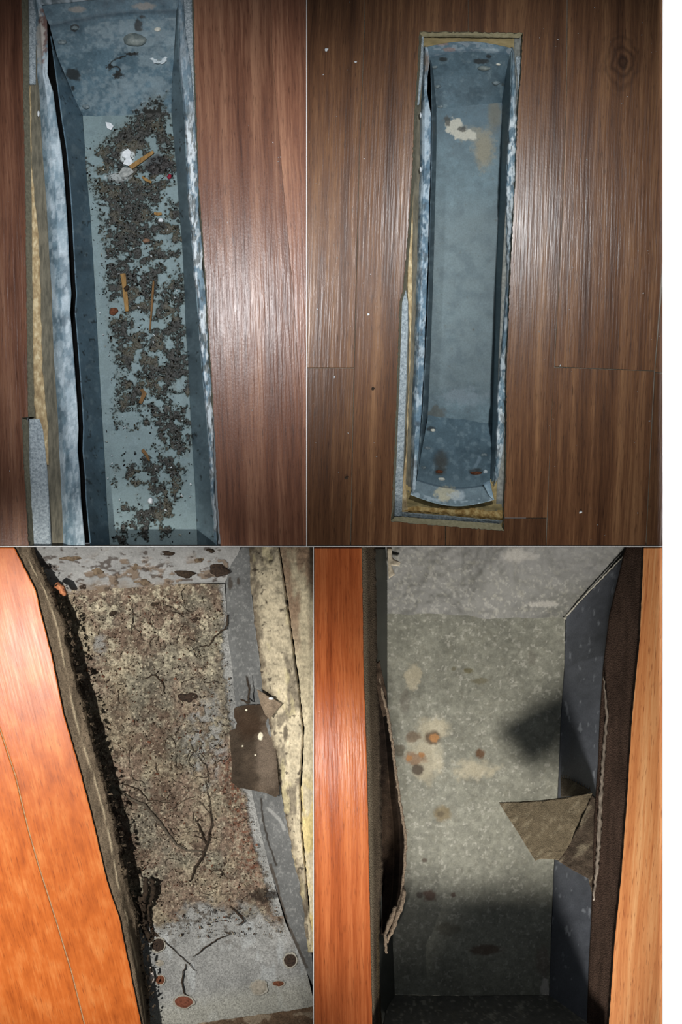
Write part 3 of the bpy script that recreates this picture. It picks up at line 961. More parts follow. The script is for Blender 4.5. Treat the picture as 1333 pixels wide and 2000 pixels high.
# subfloor, strand board and foam round the clean duct
sb = root('subfloor_board', 'olive tan board ringing the clean duct inside its cutout', 'board')
fl_in = [(835, 60), (834, 92), (832, 175), (829, 332), (825, 440), (822, 540), (819, 675), (812, 780), (811, 900), (809, 980), (809, 1020)]
g = loft([line(op_l, yl, 1, -28), line(fl_in, yl, 0, -28)], 120, 8)
grid_mesh('board_face', g[0], g[1], g[2] + fbm(g[0], g[1], 8, 12, ax=6) * 2, None, OLIVE, sb, 10)
g = loft([[(818, 64, -27), (920, 64, -27), (1022, 66, -27)], [(818, 108, -29), (920, 100, -29), (1015, 108, -29)]], 90, 10)
grid_mesh('board_face', g[0], g[1], g[2] + fbm(g[0], g[1], 8, 13) * 2, None, plain_mat('tan_board', lin(136, 122, 86), lin(172, 154, 112), 8, (.3, 1, 1), rough=.85), sb, 10)
g = loft([[(770, 935, -30), (880, 950, -30), (988, 930, -30)], [(770, 992, -27), (880, 990, -27), (987, 990, -27)], [(768, 1016, -27), (875, 1024, -27), (985, 1034, -27)]], 120, 12)
c_ = None
grid_mesh('board_face', g[0], g[1], g[2] + fbm(g[0], g[1], 7, 14) * 4, None, plain_mat('chewed_board', lin(122, 110, 76), lin(186, 166, 116), 12, (.5, 1, 1), rough=.9, c3=lin(152, 136, 96)), sb, 10)
g = loft([line(op_r, yr, -1, -25), line(op_r, yr, -16, -25)], 120, 4)
grid_mesh('board_face', g[0], g[1], g[2], None, plain_mat('grey_board', lin(110, 112, 108), lin(146, 148, 142), 8, rough=.9), sb, 8)

st = [[(806, 250), (797, 480), (796, 560), (800, 640), (798, 750), (793, 880), (786, 940), (784, 1000)],
      [(810, 250), (806, 480), (806, 560), (804, 640), (800, 750), (796, 880), (793, 940), (798, 1000)]]
yst = np.array([250, 350, 480, 560, 640, 750, 880, 940, 1000.0])
g = loft([line(st[0], yst, 0, -28), line(st[0], yst, .6, -21), line(st[1], yst, -.6, -21), line(st[1], yst, 0, -28)], 170, [1, 5, 1])
tag(grid_mesh('strand_board', g[0] + (fbm(g[0], g[1], 12, 15) - .5) * 3, g[1], g[2], None, OSB), 'long yellow strand board edge left of the clean duct', 'board')
g = loft([[(788, 1002, -29), (875, 1008, -29), (983, 1017, -29)], [(788, 996, -22), (875, 1000, -22), (983, 1010, -22)], [(790, 990, -25), (875, 990, -25), (983, 998, -25)]], 130, 6)
tag(grid_mesh('strand_board', g[0], g[1] + (fbm(g[0], g[1], 14, 16) - .5) * 9, g[2] + fbm(g[0], g[1], 5, 17) * 4, None, plain_mat('amber_fibre', lin(138, 106, 58), lin(216, 190, 132), 9, rough=.9, c3=lin(182, 150, 94))),
    'frayed amber board fibres along the bottom of the clean duct', 'board')
fo = [[(787, 567), (783, 590), (779, 750), (774, 880), (770, 1000), (770, 1010)], [(794, 567), (798, 590), (798, 640), (795, 750), (790, 880), (786, 1010)]]
yfo = np.array([567, 590, 640, 700, 750, 820, 880, 950, 1008.0])
g = loft([line(fo[0], yfo, 0, -27), line(fo[0], yfo, 1, -19.5), line(fo[1], yfo, -1, -19.5), line(fo[1], yfo, 0, -27)], 240, [1, 10, 1])
tag(grid_mesh('foam_strip', g[0], g[1], g[2] + fbm(g[0], g[1], 4, 19) * 2, None, FOAM), 'long silvery foam strip at lower left of the clean duct', 'underlay')
g = loft([[(786, 1010, -26), (875, 1017, -26), (976, 1024, -26)], [(786, 1001, -20), (875, 1008, -20), (976, 1018, -20)]], 110, 6)
tag(grid_mesh('foam_strip', g[0], g[1], g[2] + fbm(g[0], g[1], 4, 20) * 2, None, FOAM, None, 2), 'thin foam strip across the bottom of the clean duct', 'underlay')
g = loft([[(821, 66, -25), (817, 140, -25), (812, 205, -25)], [(822, 66, -18), (818, 140, -18), (813, 205, -18)], [(828, 66, -18), (827, 140, -18), (819, 205, -18)]], 90, 4)
tag(grid_mesh('foam_strip', g[0], g[1], g[2] + fbm(g[0], g[1], 4, 21) * 1.5, None, FOAM, None, 2), 'short bluish foam strip at upper left of the clean duct', 'underlay')
g = loft([[(1008, 110, -20), (1012, 160, -20), (1011, 235, -20)], [(1019, 110, -20), (1016, 160, -20), (1012, 235, -20)]], 60, 4)
tag(grid_mesh('foam_strip', g[0], g[1], g[2] + fbm(g[0], g[1], 4, 22), None, FOAM, None, 3), 'short grey foam strip at upper right of the clean duct', 'underlay')

duct2 = root('floor_duct', 'clean blue-grey galvanised duct set whole in dark walnut floor', 'duct')
fo2 = [(827, 92), (825, 130), (824, 175), (822, 200), (821, 332), (817, 440), (814, 540), (811, 675), (805, 780), (804, 840), (803, 900), (802, 965)]
lip2 = [(836, 92), (840, 112), (839, 132), (832, 164), (833, 175), (840, 200), (842, 225), (842, 270), (841, 340), (838, 440), (836, 540), (833, 610), (831, 675), (826, 740), (825, 780), (822, 840), (818, 880), (814, 925), (812, 960)]
ys2 = np.array([92, 120, 150, 180, 220, 300, 400, 500, 600, 700, 780, 850, 900, 940, 962.0])
g = loft([line(fo2, ys2, 0, -26), line(fo2, ys2, 4, -13), [(a * .55 + b * .45, y, -7) for a, b, y in zip(at_y(fo2, ys2), at_y(lip2, ys2), ys2)], line(lip2, ys2, 0, -12), line(lip2, ys2, -2, -22), line(lip2, ys2, -10, -40), line(lip2, ys2, -12, -148)], 420, [3, 5, 6, 3, 3, 3])
px, py, z = g[0], g[1], g[2]
px = px + (fbm(px, py, 34, 111, 3) - .5) * 3
c = blue_metal(px, py, (98, 124, 142), 0, 112)
c = mixc(c, L(186, 202, 212), .75 * sm(.46, .6, .55 * fbm(px, py, 13, 113, 5, ax=2.4) + .45 * fbm(px, py, 4, 115, 4, ax=2.4)) * (g[4] < .62))
c = mixc(c, L(60, 66, 70), .6 * sm(.58, .68, fbm(px, py, 8, 117, 4, ax=2.4)) * (g[4] < .62))
c = mixc(c, L(142, 124, 108), .7 * blob(px, py, 834, 120, 6, 18, 4, .5))
c = mixc(c, L(12, 14, 16), (g[4] > .68) * 1.0)  # shade of the gap under the lip put in as black
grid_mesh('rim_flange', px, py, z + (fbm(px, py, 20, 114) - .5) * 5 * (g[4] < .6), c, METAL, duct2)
Z2 = -140.0
wt = [(842, 112, -26), (845, 208, -26), (845, 265, -26), (844, 340, -26), (841, 440, -26), (839, 540, -26), (835, 655, -26), (830, 740, -26), (828, 790, -26), (823, 850, -26), (817, 925, -26)]
wb = [(846, 130, -50), (853, 210, Z2), (853.5, 265, Z2), (852, 340, Z2), (849.5, 440, Z2), (847, 540, Z2), (843, 655, Z2), (839.5, 740, Z2), (837, 800, Z2), (826, 868, -85), (816, 932, -30)]
g = loft([wt, wb], 260, 24)
px, py = g[0], g[1]
c = blue_metal(px, py, (66, 84, 94), 0, 121)  # shade below the lip painted in as a darker wall colour
grid_mesh('side_wall', px, py, g[2], c, METAL, duct2, 1.5)
f20 = [(853, 210), (853.5, 265), (852, 340), (849.5, 440), (847, 540), (843, 655), (839.5, 740), (837, 812)]
f21 = [(982, 197), (981, 243), (979, 340), (974, 440), (969, 540), (967, 652), (964, 765), (962, 830)]
ysf = np.array([192, 265, 340, 440, 540, 655, 740, 836.0])
# bottom pan and both end walls in one pressed sheet each
g = loft([line(f20, ysf, -2, Z2), line(f21, ysf, 2, Z2)], 600, 130)
px, py, z = g[0], g[1], g[2]
c = np.ones(px.shape + (3,)) * L(98, 120, 128)
c *= (0.72 + .56 * fbm(px, py, 22, 124, 5))[..., None]
c *= (0.86 + .28 * fbm(px, py, 7, 127, 3))[..., None]
c = mixc(c, L(106, 120, 122), .6 * sm(350, 450, py) * (1 - sm(740, 800, py)))
c = mixc(c, L(70, 94, 108), .55 * (1 - sm(230, 330, py)))
c = mixc(c, L(74, 92, 100), .5 * sm(.4, .75, fbm(px, py, 18, 144, 5)))
c = mixc(c, L(120, 112, 88), .55 * np.maximum(blob(px, py, 966, 225, 13, 36, 131, .45, .4), blob(px, py, 948, 290, 16, 34, 132, .5, .4)))
c = mixc(c, L(150, 142, 118), .5 * np.maximum(blob(px, py, 945, 290, 20, 34, 133, .7, .4, 7), blob(px, py, 920, 262, 22, 14, 134, .7, .4, 7)))
c = mixc(c, L(186, 184, 170), .95 * np.maximum(blob(px, py, 888, 246, 16, 16, 135, .55, .1, 9), blob(px, py, 912, 264, 24, 10, 136, .6, .15, 9)))
c = mixc(c, L(58, 58, 52), .85 * np.maximum(blob(px, py, 874, 236, 6, 10, 137, .5), blob(px, py, 903, 252, 8, 5, 138, .6)))
c = mixc(c, L(78, 72, 54), .3 * sm(.76, .84, fbm(px, py, 5, 139, 3)))
c = mixc(c, L(70, 64, 46), .6 * np.maximum(blob(px, py, 852, 808, 16, 14, 140, .7), blob(px, py, 925, 644, 2, 2, 141)))
c = mixc(c, L(142, 156, 164), .4 * blob(px, py, 905, 775, 40, 16, 142, .8, .5, 9))
grid_mesh('bottom', px, py, z + (fbm(px, py, 60, 143) - .5) * 3, c, METAL, duct2)


def end_wall(rows_l, rows_r, keys, nt, nu, bow, parent, colf, name='end_wall', dz=5, seed=150):
    t = np.linspace(0, 1, nt)
    a = np.stack([np.interp(t, keys, [p[i] for p in rows_l]) for i in range(3)], -1)
    b = np.stack([np.interp(t, keys, [p[i] for p in rows_r]) for i in range(3)], -1)
    u = np.linspace(0, 1, nu)
    g3 = a[:, None] * (1 - u)[None, :, None] + b[:, None] * u[None, :, None]
    px, py, z = g3[..., 0], g3[..., 1].copy(), g3[..., 2]
    py = py + bow * np.sin(np.pi * u)[None] * (1 - t)[:, None] ** 1.5
    z = z + (fbm(px, py, 36, seed) - .5) * dz
    c = colf(px, py, t[:, None] * np.ones(nu)[None])
    grid_mesh(name, px, py, z, c, METAL, parent, 2)
    return px, py, z


def zat(tri, x, y):
    return float(tri[2].ravel()[np.argmin((tri[0] - x) ** 2 + (tri[1] - y) ** 2)])


def ce_top(px, py, t):
    c = blue_metal(px, py, (86, 108, 120), 0, 151)
    c = mixc(c, L(150, 160, 166), .5 * sm(.5, .62, fbm(px, py, 12, 152, 4, ax=.5)) * (t < .2))
    c = mixc(c, L(150, 120, 106), .6 * np.maximum(blob(px, py, 878, 97, 12, 4, 153), blob(px, py, 862, 86, 14, 3, 153)))
    c = mixc(c, L(158, 172, 178), .5 * blob(px, py, 958, 99, 14, 5, 154, .5))
    c = mixc(c, L(40, 40, 38), .85 * np.maximum(blob(px, py, 940, 120, 16, 5, 155, .4), np.maximum(blob(px, py, 955, 110, 5, 4, 156), blob(px, py, 866, 116, 8, 4, 157))))
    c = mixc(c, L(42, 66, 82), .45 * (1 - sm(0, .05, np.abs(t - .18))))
    c = mixc(c, L(60, 60, 54), .6 * blob(px, py, 983, 165, 3, 3, 158))
    return c


E1 = end_wall([(829, 93, -10), (838, 112, -17), (846, 150, -75), (853, 214, Z2 - 2)], [(1001, 95, -10), (996, 108, -17), (988, 150, -75), (982, 202, Z2 - 2)], [0, .2, .55, 1], 100, 120, -13, duct2, ce_top, seed=160)


def ce_bot(px, py, t):
    c = blue_metal(px, py, (86, 106, 116), 0, 161)
    c = mixc(c, L(116, 138, 148), .5 * sm(.62, .78, t))
    c = mixc(c, L(186, 182, 156), .85 * blob(px, py, 874, 965, 20, 14, 162, .55, .2, 8))
    c = mixc(c, L(176, 190, 198), .6 * blob(px, py, 893, 968, 16, 10, 163, .6))
    c = mixc(c, L(170, 188, 198), .6 * (t > .94) * sm(.45, .6, fbm(px, py, 8, 164)))
    c = mixc(c, L(70, 60, 42), .6 * np.maximum(blob(px, py, 862, 905, 12, 22, 165, .5, .5), blob(px, py, 858, 922, 9, 6, 166)))
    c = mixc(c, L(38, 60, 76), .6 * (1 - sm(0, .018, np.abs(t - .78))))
    c = mixc(c, L(132, 152, 164), .5 * seg(px, py, [(925, 918), (938, 895)], 3, 167))
    c = mixc(c, L(44, 40, 34), .7 * np.maximum(blob(px, py, 843, 838, 9, 5, 168, .5), blob(px, py, 930, 921, 13, 7, 169, .4)))
    return c


E2 = end_wall([(802, 966, -8), (814, 938, -15), (826, 870, -80), (837, 809, Z2 - 2)], [(966, 976, -8), (958, 946, -15), (960, 885, -80), (962, 824, Z2 - 2)], [0, .22, .6, 1], 120, 120, 17, duct2, lambda a, b, t: ce_bot(a, b, 1 - t), seed=170)

rw_b2 = [(996, 108, -17), (988, 150, -75), (982, 199, Z2), (979, 340, Z2), (974, 440, Z2), (969, 540, Z2), (967, 652, Z2), (964, 765, Z2), (962, 828, Z2), (960, 885, -80), (960, 940, -24)]
rw_t2 = [(999, 100, -13), (998, 150, -16), (997, 197, -22), (989, 340, -22), (990, 440, -22), (990, 540, -22), (982, 652, -22), (973, 765, -22), (971, 830, -22), (969, 885, -20), (964, 940, -18)]
g = loft([rw_b2, rw_t2], 320, 20)
c = blue_metal(g[0], g[1], (108, 128, 136), 0, 172)
grid_mesh('side_wall', g[0], g[1], g[2], c, METAL, duct2, 2)
tl2 = [(p[0], p[1]) for p in rw_t2]
ro2 = [(1003, 90), (1009, 150), (1010, 197), (1010, 265), (1007, 340), (1001, 450), (995, 540), (992, 630), (989, 697), (987, 765), (986, 830), (983, 885), (976, 925), (966, 950)]
ysr = np.array([92, 150, 197, 265, 340, 440, 540, 640, 700, 765, 830, 885, 925, 948.0])
g = loft([line(tl2, ysr, 0, -22), line(tl2, ysr, 2, -10), [(a * .4 + b * .6, y, -6) for a, b, y in zip(at_y(tl2, ysr), at_y(ro2, ysr), ysr)], line(ro2, ysr, -1, -11), line(ro2, ysr, 0, -24)], 420, [3, 6, 6, 3])
px, py, z = g[0], g[1], g[2]
px = px + (fbm(px, py, 18, 173, 3) - .5) * 5
c = blue_metal(px, py, (104, 128, 142), 0, 174)
wh = np.interp(py, [90, 190, 240, 400, 560, 800, 950], [.25, .4, .95, .9, .5, .9, .5])
c = mixc(c, L(214, 224, 228), wh * .9 * sm(.44, .54, .6 * fbm(px, py, 10, 175, 5, ax=2.2) + .4 * fbm(px, py, 3.5, 178, 4, ax=2.2)))
c = mixc(c, L(64, 70, 70), wh * .8 * sm(.56, .66, fbm(px, py, 7, 176, 4, ax=2.6)))
grid_mesh('rim_flange', px, py, z + (fbm(px, py, 10, 177) - .5) * 5, c, METAL, duct2)
# torn corner tab at the lower right
sheet('torn_tab', [(944, 944), (958, 938), (965, 976), (956, 968)], lambda a, b: -6 + 0 * a, 2, plain_mat('tab_blue', lin(96, 122, 140), lin(140, 162, 174), 9, rough=.5), duct2, 2, 2)
for i, (x, y, rx, ry, E, mt) in enumerate(((850, 130, 6, 4, E1, M_RIV), (856, 168, 6, 4, E1, M_RIV), (861, 207, 6, 4, E1, M_RIV), (974, 125, 5, 3.4, E1, M_PALE), (970, 161, 8, 5, E1, M_RIV),
                                           (846, 841, 5, 4, E2, M_PALE), (835, 876, 7, 4, E2, M_RIV), (828, 914, 5, 4, E2, M_RIV), (946, 889, 7, 4, E2, M_RIV), (863, 936, 7, 4, E2, M_PALE), (858, 922, 8, 4, E2, RUST), (931, 925, 12, 5, E2, RUST), (949, 922, 5, 5, E2, C_RING))):
    lump('rivet', x, y, zat(E, x, y) - 1.5, rx, ry, 4.5, mt, duct2, seed=i + 40, n=14, rings=4, jag=.1)
lump('punched_tab', 946, 132, zat(E1, 946, 133) - 1, 13, 6, 9, bpy.data.materials['tab_metal'], duct2, seed=55, n=20, rings=6, jag=.06)
prism('shade_backing', [(806, 64), (1020, 66), (990, 1000), (790, 1000)], Z2 - 8, Z2 - 14, [BLACK], duct2)  # added black sheet, painted shade for the gaps here

# white specks scattered over the planks
for (nm, x0, x1, y0, y1, n_, lb, sd, excl) in (('dust_specks', 604, 1290, 4, 1060, 90, 'white dust specks scattered over the dark walnut planks', 61, (760, 1026, 55, 1045)),
                                               ('dust_specks', 4, 592, 4, 1060, 34, 'pale dust specks on the reddish walnut planks', 62, (36, 440, -1, 2000))):
    r = np.random.default_rng(sd)
    q = np.stack([r.uniform(x0, x1, n_ * 2), r.uniform(y0, y1, n_ * 2)], -1)
    q = q[~((q[:, 0] > excl[0]) & (q[:, 0] < excl[1]) & (q[:, 1] > excl[2]) & (q[:, 1] < excl[3]))][:n_]
    tag(litter(nm, q, (0.7, 1.7), [L(170, 180, 186), L(140, 140, 140), L(200, 206, 210)], lambda a, b: np.zeros(a.shape), DIRT, None, sd, 0.6), lb, 'dust')
for (x, y, a, lb) in ((638, 97, 3.2, 'largest white plaster chip on the floor left of the clean duct'), (720, 614, 2.4, 'white chip on the plank left of the foam strip'), (1135, 1000, 2.6, 'white chip on the plank right of the duct bottom'),
                      (695, 121, 2.2, 'cream chip on the plank left of the duct top')):
    tag(lump('plaster_chip', x, y, 0, a * 1.3, a, 2, CHIP, None, seed=int(x), n=9, rings=3, jag=.3), lb, 'chip')
for (x, y, lb) in ((729, 759, 'dark crumb on the plank beside the foam strip'), (677, 933, 'dark crumb on the lower left walnut plank')):
    tag(lump('dark_crumb', x, y, 0, 4, 3, 2.5, TWIG, None, seed=int(x), n=9, rings=3, jag=.3), lb, 'crumb')
for i, (x, y) in enumerate(((822, 225), (822, 331))):
    tag(lump('white_bead', x, y, -17, 2.2, 6, 5, CHIP, None, seed=i, n=10, rings=3, jag=.05), ('upper' if i == 0 else 'lower') + ' white sealant bead on the left rim of the clean duct', 'bead')
tag(lump('white_bead', 75, 222, -20, 2.6, 7, 4, CHIP, None, seed=3, n=10, rings=3, jag=.1), 'white bead on the board left of the litter-filled duct', 'bead')

# ================================================================== BOTTOM LEFT: dusty duct under orange boards
fl3 = root('floor', kind='structure')
e0 = [(28, 1069), (70, 1153), (84, 1213), (102, 1283), (126, 1400), (158, 1510), (184, 1612), (209, 1720), (233, 1792), (256, 1903), (276, 2000), (290, 2060)]
jl = [(-60, 1300), (0, 1425), (30, 1515), (55, 1620), (75, 1690), (110, 1800), (140, 1900), (165, 2000), (180, 2060)]
O3 = [ORANGE_A, DARKCORE]
plank([(-90, 1069)] + rag(e0, .5, 8, 21) + [(x + .9, y) for x, y in jl[::-1]] + [(-90, 1298)], fl3, O3, 1.0, .31, z1=-7, bev=2)
plank([(-90, 1302)] + [(x - .9, y) for x, y in jl] + [(-90, 2060)], fl3, O3, 1.03, .12, z1=-7, bev=2)
prism('seam_filler', [(-60, 1290), (20, 1290), (200, 2040), (-60, 2040)], -1.5, -6.8, [plain_mat('pale_seam', lin(150, 110, 80), lin(190, 150, 110), 5)], fl3)
ys3 = np.array([1069, 1110, 1153, 1213, 1283, 1400, 1510, 1612, 1720, 1792, 1903, 2000, 2050.0])
e1 = [(66, 1069), (79, 1106), (116, 1176), (128, 1218), (141, 1283), (163, 1358), (172, 1400), (180, 1436), (200, 1501), (223, 1589), (249, 1715), (265, 1773), (284, 1866), (294, 2000), (298, 2060)]
sf3 = root('subfloor_board', 'dark dusty board edge under the orange planks', 'board')
g = loft([line(e0, ys3, -4, -7), line(e0, ys3, 5, -8), line(e1, ys3, -7, -19), line(e1, ys3, 0, -30), line(e1, ys3, -14, -88)], 420, [2, 20, 5, 3])
px, py, z = g[0], g[1], g[2]
wob = (fbm(px, py, 22, 201, 4) - .5) * 10 * sm(.5, .8, g[4]) * (g[4] < .92)
c = np.ones(px.shape + (3,)) * L(106, 93, 77) * (0.45 + 1.1 * fbm(px, py, 9, 202, 4, ax=4))[..., None]
strk = np.clip(1 - np.abs(g[4] - (.44 + .06 * np.sin(py / 60))) / .075, 0, 1) * sm(.38, .6, fbm(px, py, 10, 203, 3, ax=4))
c = mixc(c, L(186, 170, 142), .85 * strk)
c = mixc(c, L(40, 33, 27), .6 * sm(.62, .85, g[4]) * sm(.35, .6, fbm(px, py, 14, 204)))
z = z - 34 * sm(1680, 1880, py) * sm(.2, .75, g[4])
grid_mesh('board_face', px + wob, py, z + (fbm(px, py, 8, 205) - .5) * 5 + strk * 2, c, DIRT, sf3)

duct3 = root('floor_duct', 'grey metal duct caked with brown dirt beside orange planks', 'duct')
Z3 = -95.0
f30 = [(40, 1140), (100, 1160), (110, 1283), (140, 1400), (160, 1500), (190, 1589), (215, 1715), (240, 1790), (262, 1900), (275, 2000)]
f31 = [(437, 1128), (446, 1250), (461, 1370), (495, 1560), (525, 1690), (556, 1800), (598, 1895), (612, 1935), (612, 2000)]
ys31 = np.array([1140, 1200, 1283, 1370, 1450, 1560, 1640, 1715, 1800, 1895, 1955, 2000.0])
g = loft([line(f30, ys31, 0, Z3), line(f31, ys31, 1, Z3)], 620, 250)
px, py, z = g[0], g[1], g[2]


def gray_metal(px, py, base=(132, 134, 136), seed=210):
    c = np.ones(px.shape + (3,)) * L(*base)
    c = c * (0.7 + .6 * fbm(px, py, 30, seed, 5))[..., None] * (0.88 + .24 * fbm(px, py, 5, seed + 4, 3))[..., None]
    c = mixc(c, L(166, 166, 162), .3 * sm(.58, .75, fbm(px, py, 4, seed + 7, 3)))
    return c


c = gray_metal(px, py, (138, 138, 135))
edge = np.interp(px, [110, 200, 300, 400, 470, 540, 612], [1830, 1830, 1812, 1782, 1790, 1805, 1820])
mm = sm(-12, 24, edge - py + (fbm(px, py, 26, 213, 4) - .5) * 90)
rightstrip = sm(2, 12, at_y(f31, py) - 10 * sm(1200, 1300, py) - px + (fbm(px, py, 10, 214) - .5) * 14)
mm = mm * np.where(py < 1790, rightstrip, 1)
n1 = fbm(px, py, 60, 215, 5)
n2 = fbm(px, py, 5, 219, 3)
d = np.ones(px.shape + (3,)) * L(110, 95, 82)
d = mixc(d, L(134, 124, 104), .75 * sm(.46, .66, n1))
d = mixc(d, L(84, 70, 59), .75 * sm(.46, .66, fbm(px, py, 46, 221, 4)))
d = mixc(d, L(106, 106, 94), .55 * sm(.52, .7, fbm(px, py, 70, 223, 4)))
d = mixc(d, L(184, 176, 152), .55 * sm(.55, .68, fbm(px, py, 18, 225, 4)) * (1 - sm(1200, 1420, py)) + .22 * sm(.58, .7, fbm(px, py, 16, 226, 4)))
d = d * (.46 + 1.3 * n2)[..., None]
d = mixc(d, L(50, 42, 36), .6 * sm(.58, .70, fbm(px, py, 4.5, 227, 3)))
d = mixc(d, L(196, 184, 160), .5 * sm(.70, .78, fbm(px, py, 3.5, 228, 2)))
red = sm(.5, .62, fbm(px, py, 5, 229, 3)) * np.clip(1 - np.abs(px - (at_y(f31, py) - 34)) / 42, 0, 1) * sm(1420, 1520, py) * (1 - sm(1690, 1760, py))
d = mixc(d, L(98, 58, 42), .8 * red)
bare = np.maximum(blob(px, py, 400, 1440, 34, 70, 231, .8, .5, 20), blob(px, py, 195, 1260, 14, 20, 232, .5, .5)) * .75
mm = mm * (1 - bare * sm(.40, .6, fbm(px, py, 9, 233, 3)))
c = c * (1 - mm[..., None]) + d * mm[..., None]
c = mixc(c, L(70, 60, 48), .7 * (1 - mm) * sm(.62, .7, fbm(px, py, 10, 235, 3)) * (py > 1700) * (1 - sm(1800, 1880, py)))
c = mixc(c, L(176, 180, 180), .4 * (py > 1800) * sm(.55, .7, fbm(px, py, 22, 237, 3, ax=3)))
c = mixc(c, L(168, 166, 152), .5 * sm(1925, 1975, py + (px - 400) * .18))
c = mixc(c, L(30, 24, 20), .8 * np.maximum(blob(px, py, 515, 1750, 28, 14, 238, .7), blob(px, py, 420, 1780, 4, 5, 239)))
grid_mesh('bottom', px, py, z + mm * (3 + 5 * fbm(px, py, 9, 240, 4)), c, DIRT, duct3)

prism('shade_backing', [(20, 1069), (611, 1069), (611, 2060), (240, 2060)], Z3 - 8, Z3 - 14, [BLACK], duct3)  # added black sheet closing the gaps with painted shade
# end wall at the top
g = loft([[(20, 1069, -40), (200, 1069, -40), (440, 1069, -40), (470, 1069, -40)], [(60, 1172, Z3 - 4), (200, 1167, Z3 - 4), (300, 1157, Z3 - 4), (446, 1137, Z3 - 4)]], 280, 70)
px, py, z = g[0], g[1], g[2]
c = gray_metal(px, py, (138, 138, 136), 242)
fl = sm(.56, .64, fbm(px, py, 22, 243, 5, ax=.6)) * sm(1070, 1110, py + 14 * np.sin(px / 30))
c = mixc(c, L(112, 96, 80), .9 * fl)
c = mixc(c, L(58, 46, 38), .8 * sm(.62, .70, fbm(px, py, 15, 247, 4, ax=.6)))
c = mixc(c, L(120, 104, 86), .8 * sm(.6, 1.0, g[4] + (fbm(px, py, 16, 249) - .5) * .5) * (px < 330))
grid_mesh('end_wall', px, py, z + fl * 4, c, METAL2, duct3)
# right wall
w30 = [(489, 1069, -36), (490, 1150, -36), (500, 1240, -36), (514, 1340, -36), (545, 1530, -36), (563, 1620, -36), (580, 1700, -36), (606, 1830, -36), (612, 1925, -50)]
w31 = [(438, 1069, -62), (440, 1128, Z3), (446, 1250, Z3), (460, 1370, Z3), (495, 1560, Z3), (511, 1630, Z3), (527, 1695, Z3), (570, 1830, Z3), (611, 1925, Z3)]
g = loft([w31, w30], 460, 50)
px, py, z = g[0], g[1], g[2]
c = gray_metal(px, py, (100, 101, 100), 251)
c = mixc(c, L(44, 38, 32), .85 * np.maximum(seg(px, py, [(510, 1560), (516, 1610), (526, 1650), (540, 1690)], 1.6, 253, 2), seg(px, py, [(484, 1375), (488, 1345), (482, 1322)], 2.4, 254, 2)))
c = mixc(c, L(58, 50, 42), .8 * np.maximum(blob(px, py, 450, 1140, 5, 12, 255, .4), blob(px, py, 466, 1135, 3, 7, 256)))
c = mixc(c, L(160, 160, 156), .6 * seg(px, py, [(525, 1580), (545, 1600), (556, 1620)], 3, 257, 2))
c = mixc(c, L(62, 52, 42), .8 * seg(px, py, [(530, 1690), (560, 1800), (600, 1890)], 2.5, 258, 3))
grid_mesh('side_wall', px, py, z + (fbm(px, py, 60, 259) - .5) * 6, c, METAL2, duct3, 2)
# holes and washers in the bare metal
DARKHOLE = plain_mat('dark_hole_crust', lin(30, 24, 20), lin(66, 52, 42), 4, rough=.95, bump=.9)
PALEDISC = plain_mat('pale_disc', lin(122, 116, 104), lin(160, 152, 138), 5, rough=.9)
REDR = plain_mat('red_rust', lin(84, 46, 32), lin(124, 74, 56), 4, rough=.95, bump=.9)
CRUST = plain_mat('beige_crust', lin(120, 116, 106), lin(168, 164, 152), 3, rough=.95)
for i, (x, y, rx, ry, mt) in enumerate(((567, 1876, 13, 15, DARKHOLE), (506, 1929, 17, 15, PALEDISC), (359, 1957, 20, 13, REDR), (313, 1914, 10, 10, RUST), (309, 1846, 15, 14, DARKHOLE), (544, 1921, 12, 6, RUST), (312, 1881, 8, 6, PALEDISC))):
    link('rim_crust', ring_mesh('rim_crust', x, y, Z3 + 1, rx * 1.08, rx * .9, 2, sy=ry / rx, seed=i, jag=.1), CRUST, duct3)
    lump('screw_head', x, y, Z3 + .5, rx, ry, 3, mt, duct3, seed=i + 80, n=20, rings=5, jag=.08)
# bottom brown board
g = loft([[(285, 2000, -100), (350, 1994, -100), (460, 1975, -100), (540, 1962, -100), (612, 1948, -100)], [(285, 2050, -72), (350, 2050, -72), (460, 2050, -72), (540, 2050, -72), (612, 2050, -72)]], 180, 40)
px, py, z = g[0], g[1], g[2]
c = np.ones(px.shape + (3,)) * L(96, 78, 62) * (.5 + fbm(px, py, 14, 261, 4, ax=.5))[..., None]
c = mixc(c, L(150, 136, 116), .7 * sm(.52, .66, fbm(px, py, 18, 262, 4, ax=.5)))
o = grid_mesh('crumbling_board', px, py + (fbm(px, py, 12, 263) - .5) * 4, z, c, DIRT, None, 16)
tag(o, 'crumbling brown board edge across the bottom of the dirt-caked duct', 'board')

# plaster-covered joist on the right
wo = [(p[0], p[1]) for p in w30]
crk = [(546, 1069), (556, 1130), (565, 1200), (580, 1300), (590, 1380), (594, 1430), (590, 1500), (586, 1560), (592, 1640), (598, 1700), (606, 1800), (611, 1900)]
ysp = np.array([1069, 1150, 1240, 1340, 1430, 1530, 1620, 1700, 1780, 1860.0])
wo_in = [(488, 1069), (491, 1150), (500, 1240), (514, 1340), (545, 1530), (563, 1620), (580, 1700), (600, 1830), (612, 1925)]
jo = root('joist', 'cream flaking joist along the right of the dirt-caked duct', 'joist')
g = loft([line(wo_in, ysp, 3, -60), line(wo_in, ysp, 0, -34), line(wo_in, ysp, 12, -22), line(crk, ysp, -4, -18), line(crk, ysp, -1, -24), line(crk, ysp, -1, -60)], 480, [3, 8, 26, 4, 3])
px, py, z = g[0], g[1], g[2]
px = px + (fbm(px, py, 16, 271, 4) - .5) * 8 * (1 - sm(.1, .4, g[4]))
c = np.ones(px.shape + (3,)) * L(188, 176, 150) * (.6 + .7 * fbm(px, py, 24, 272, 5, ax=2))[..., None]
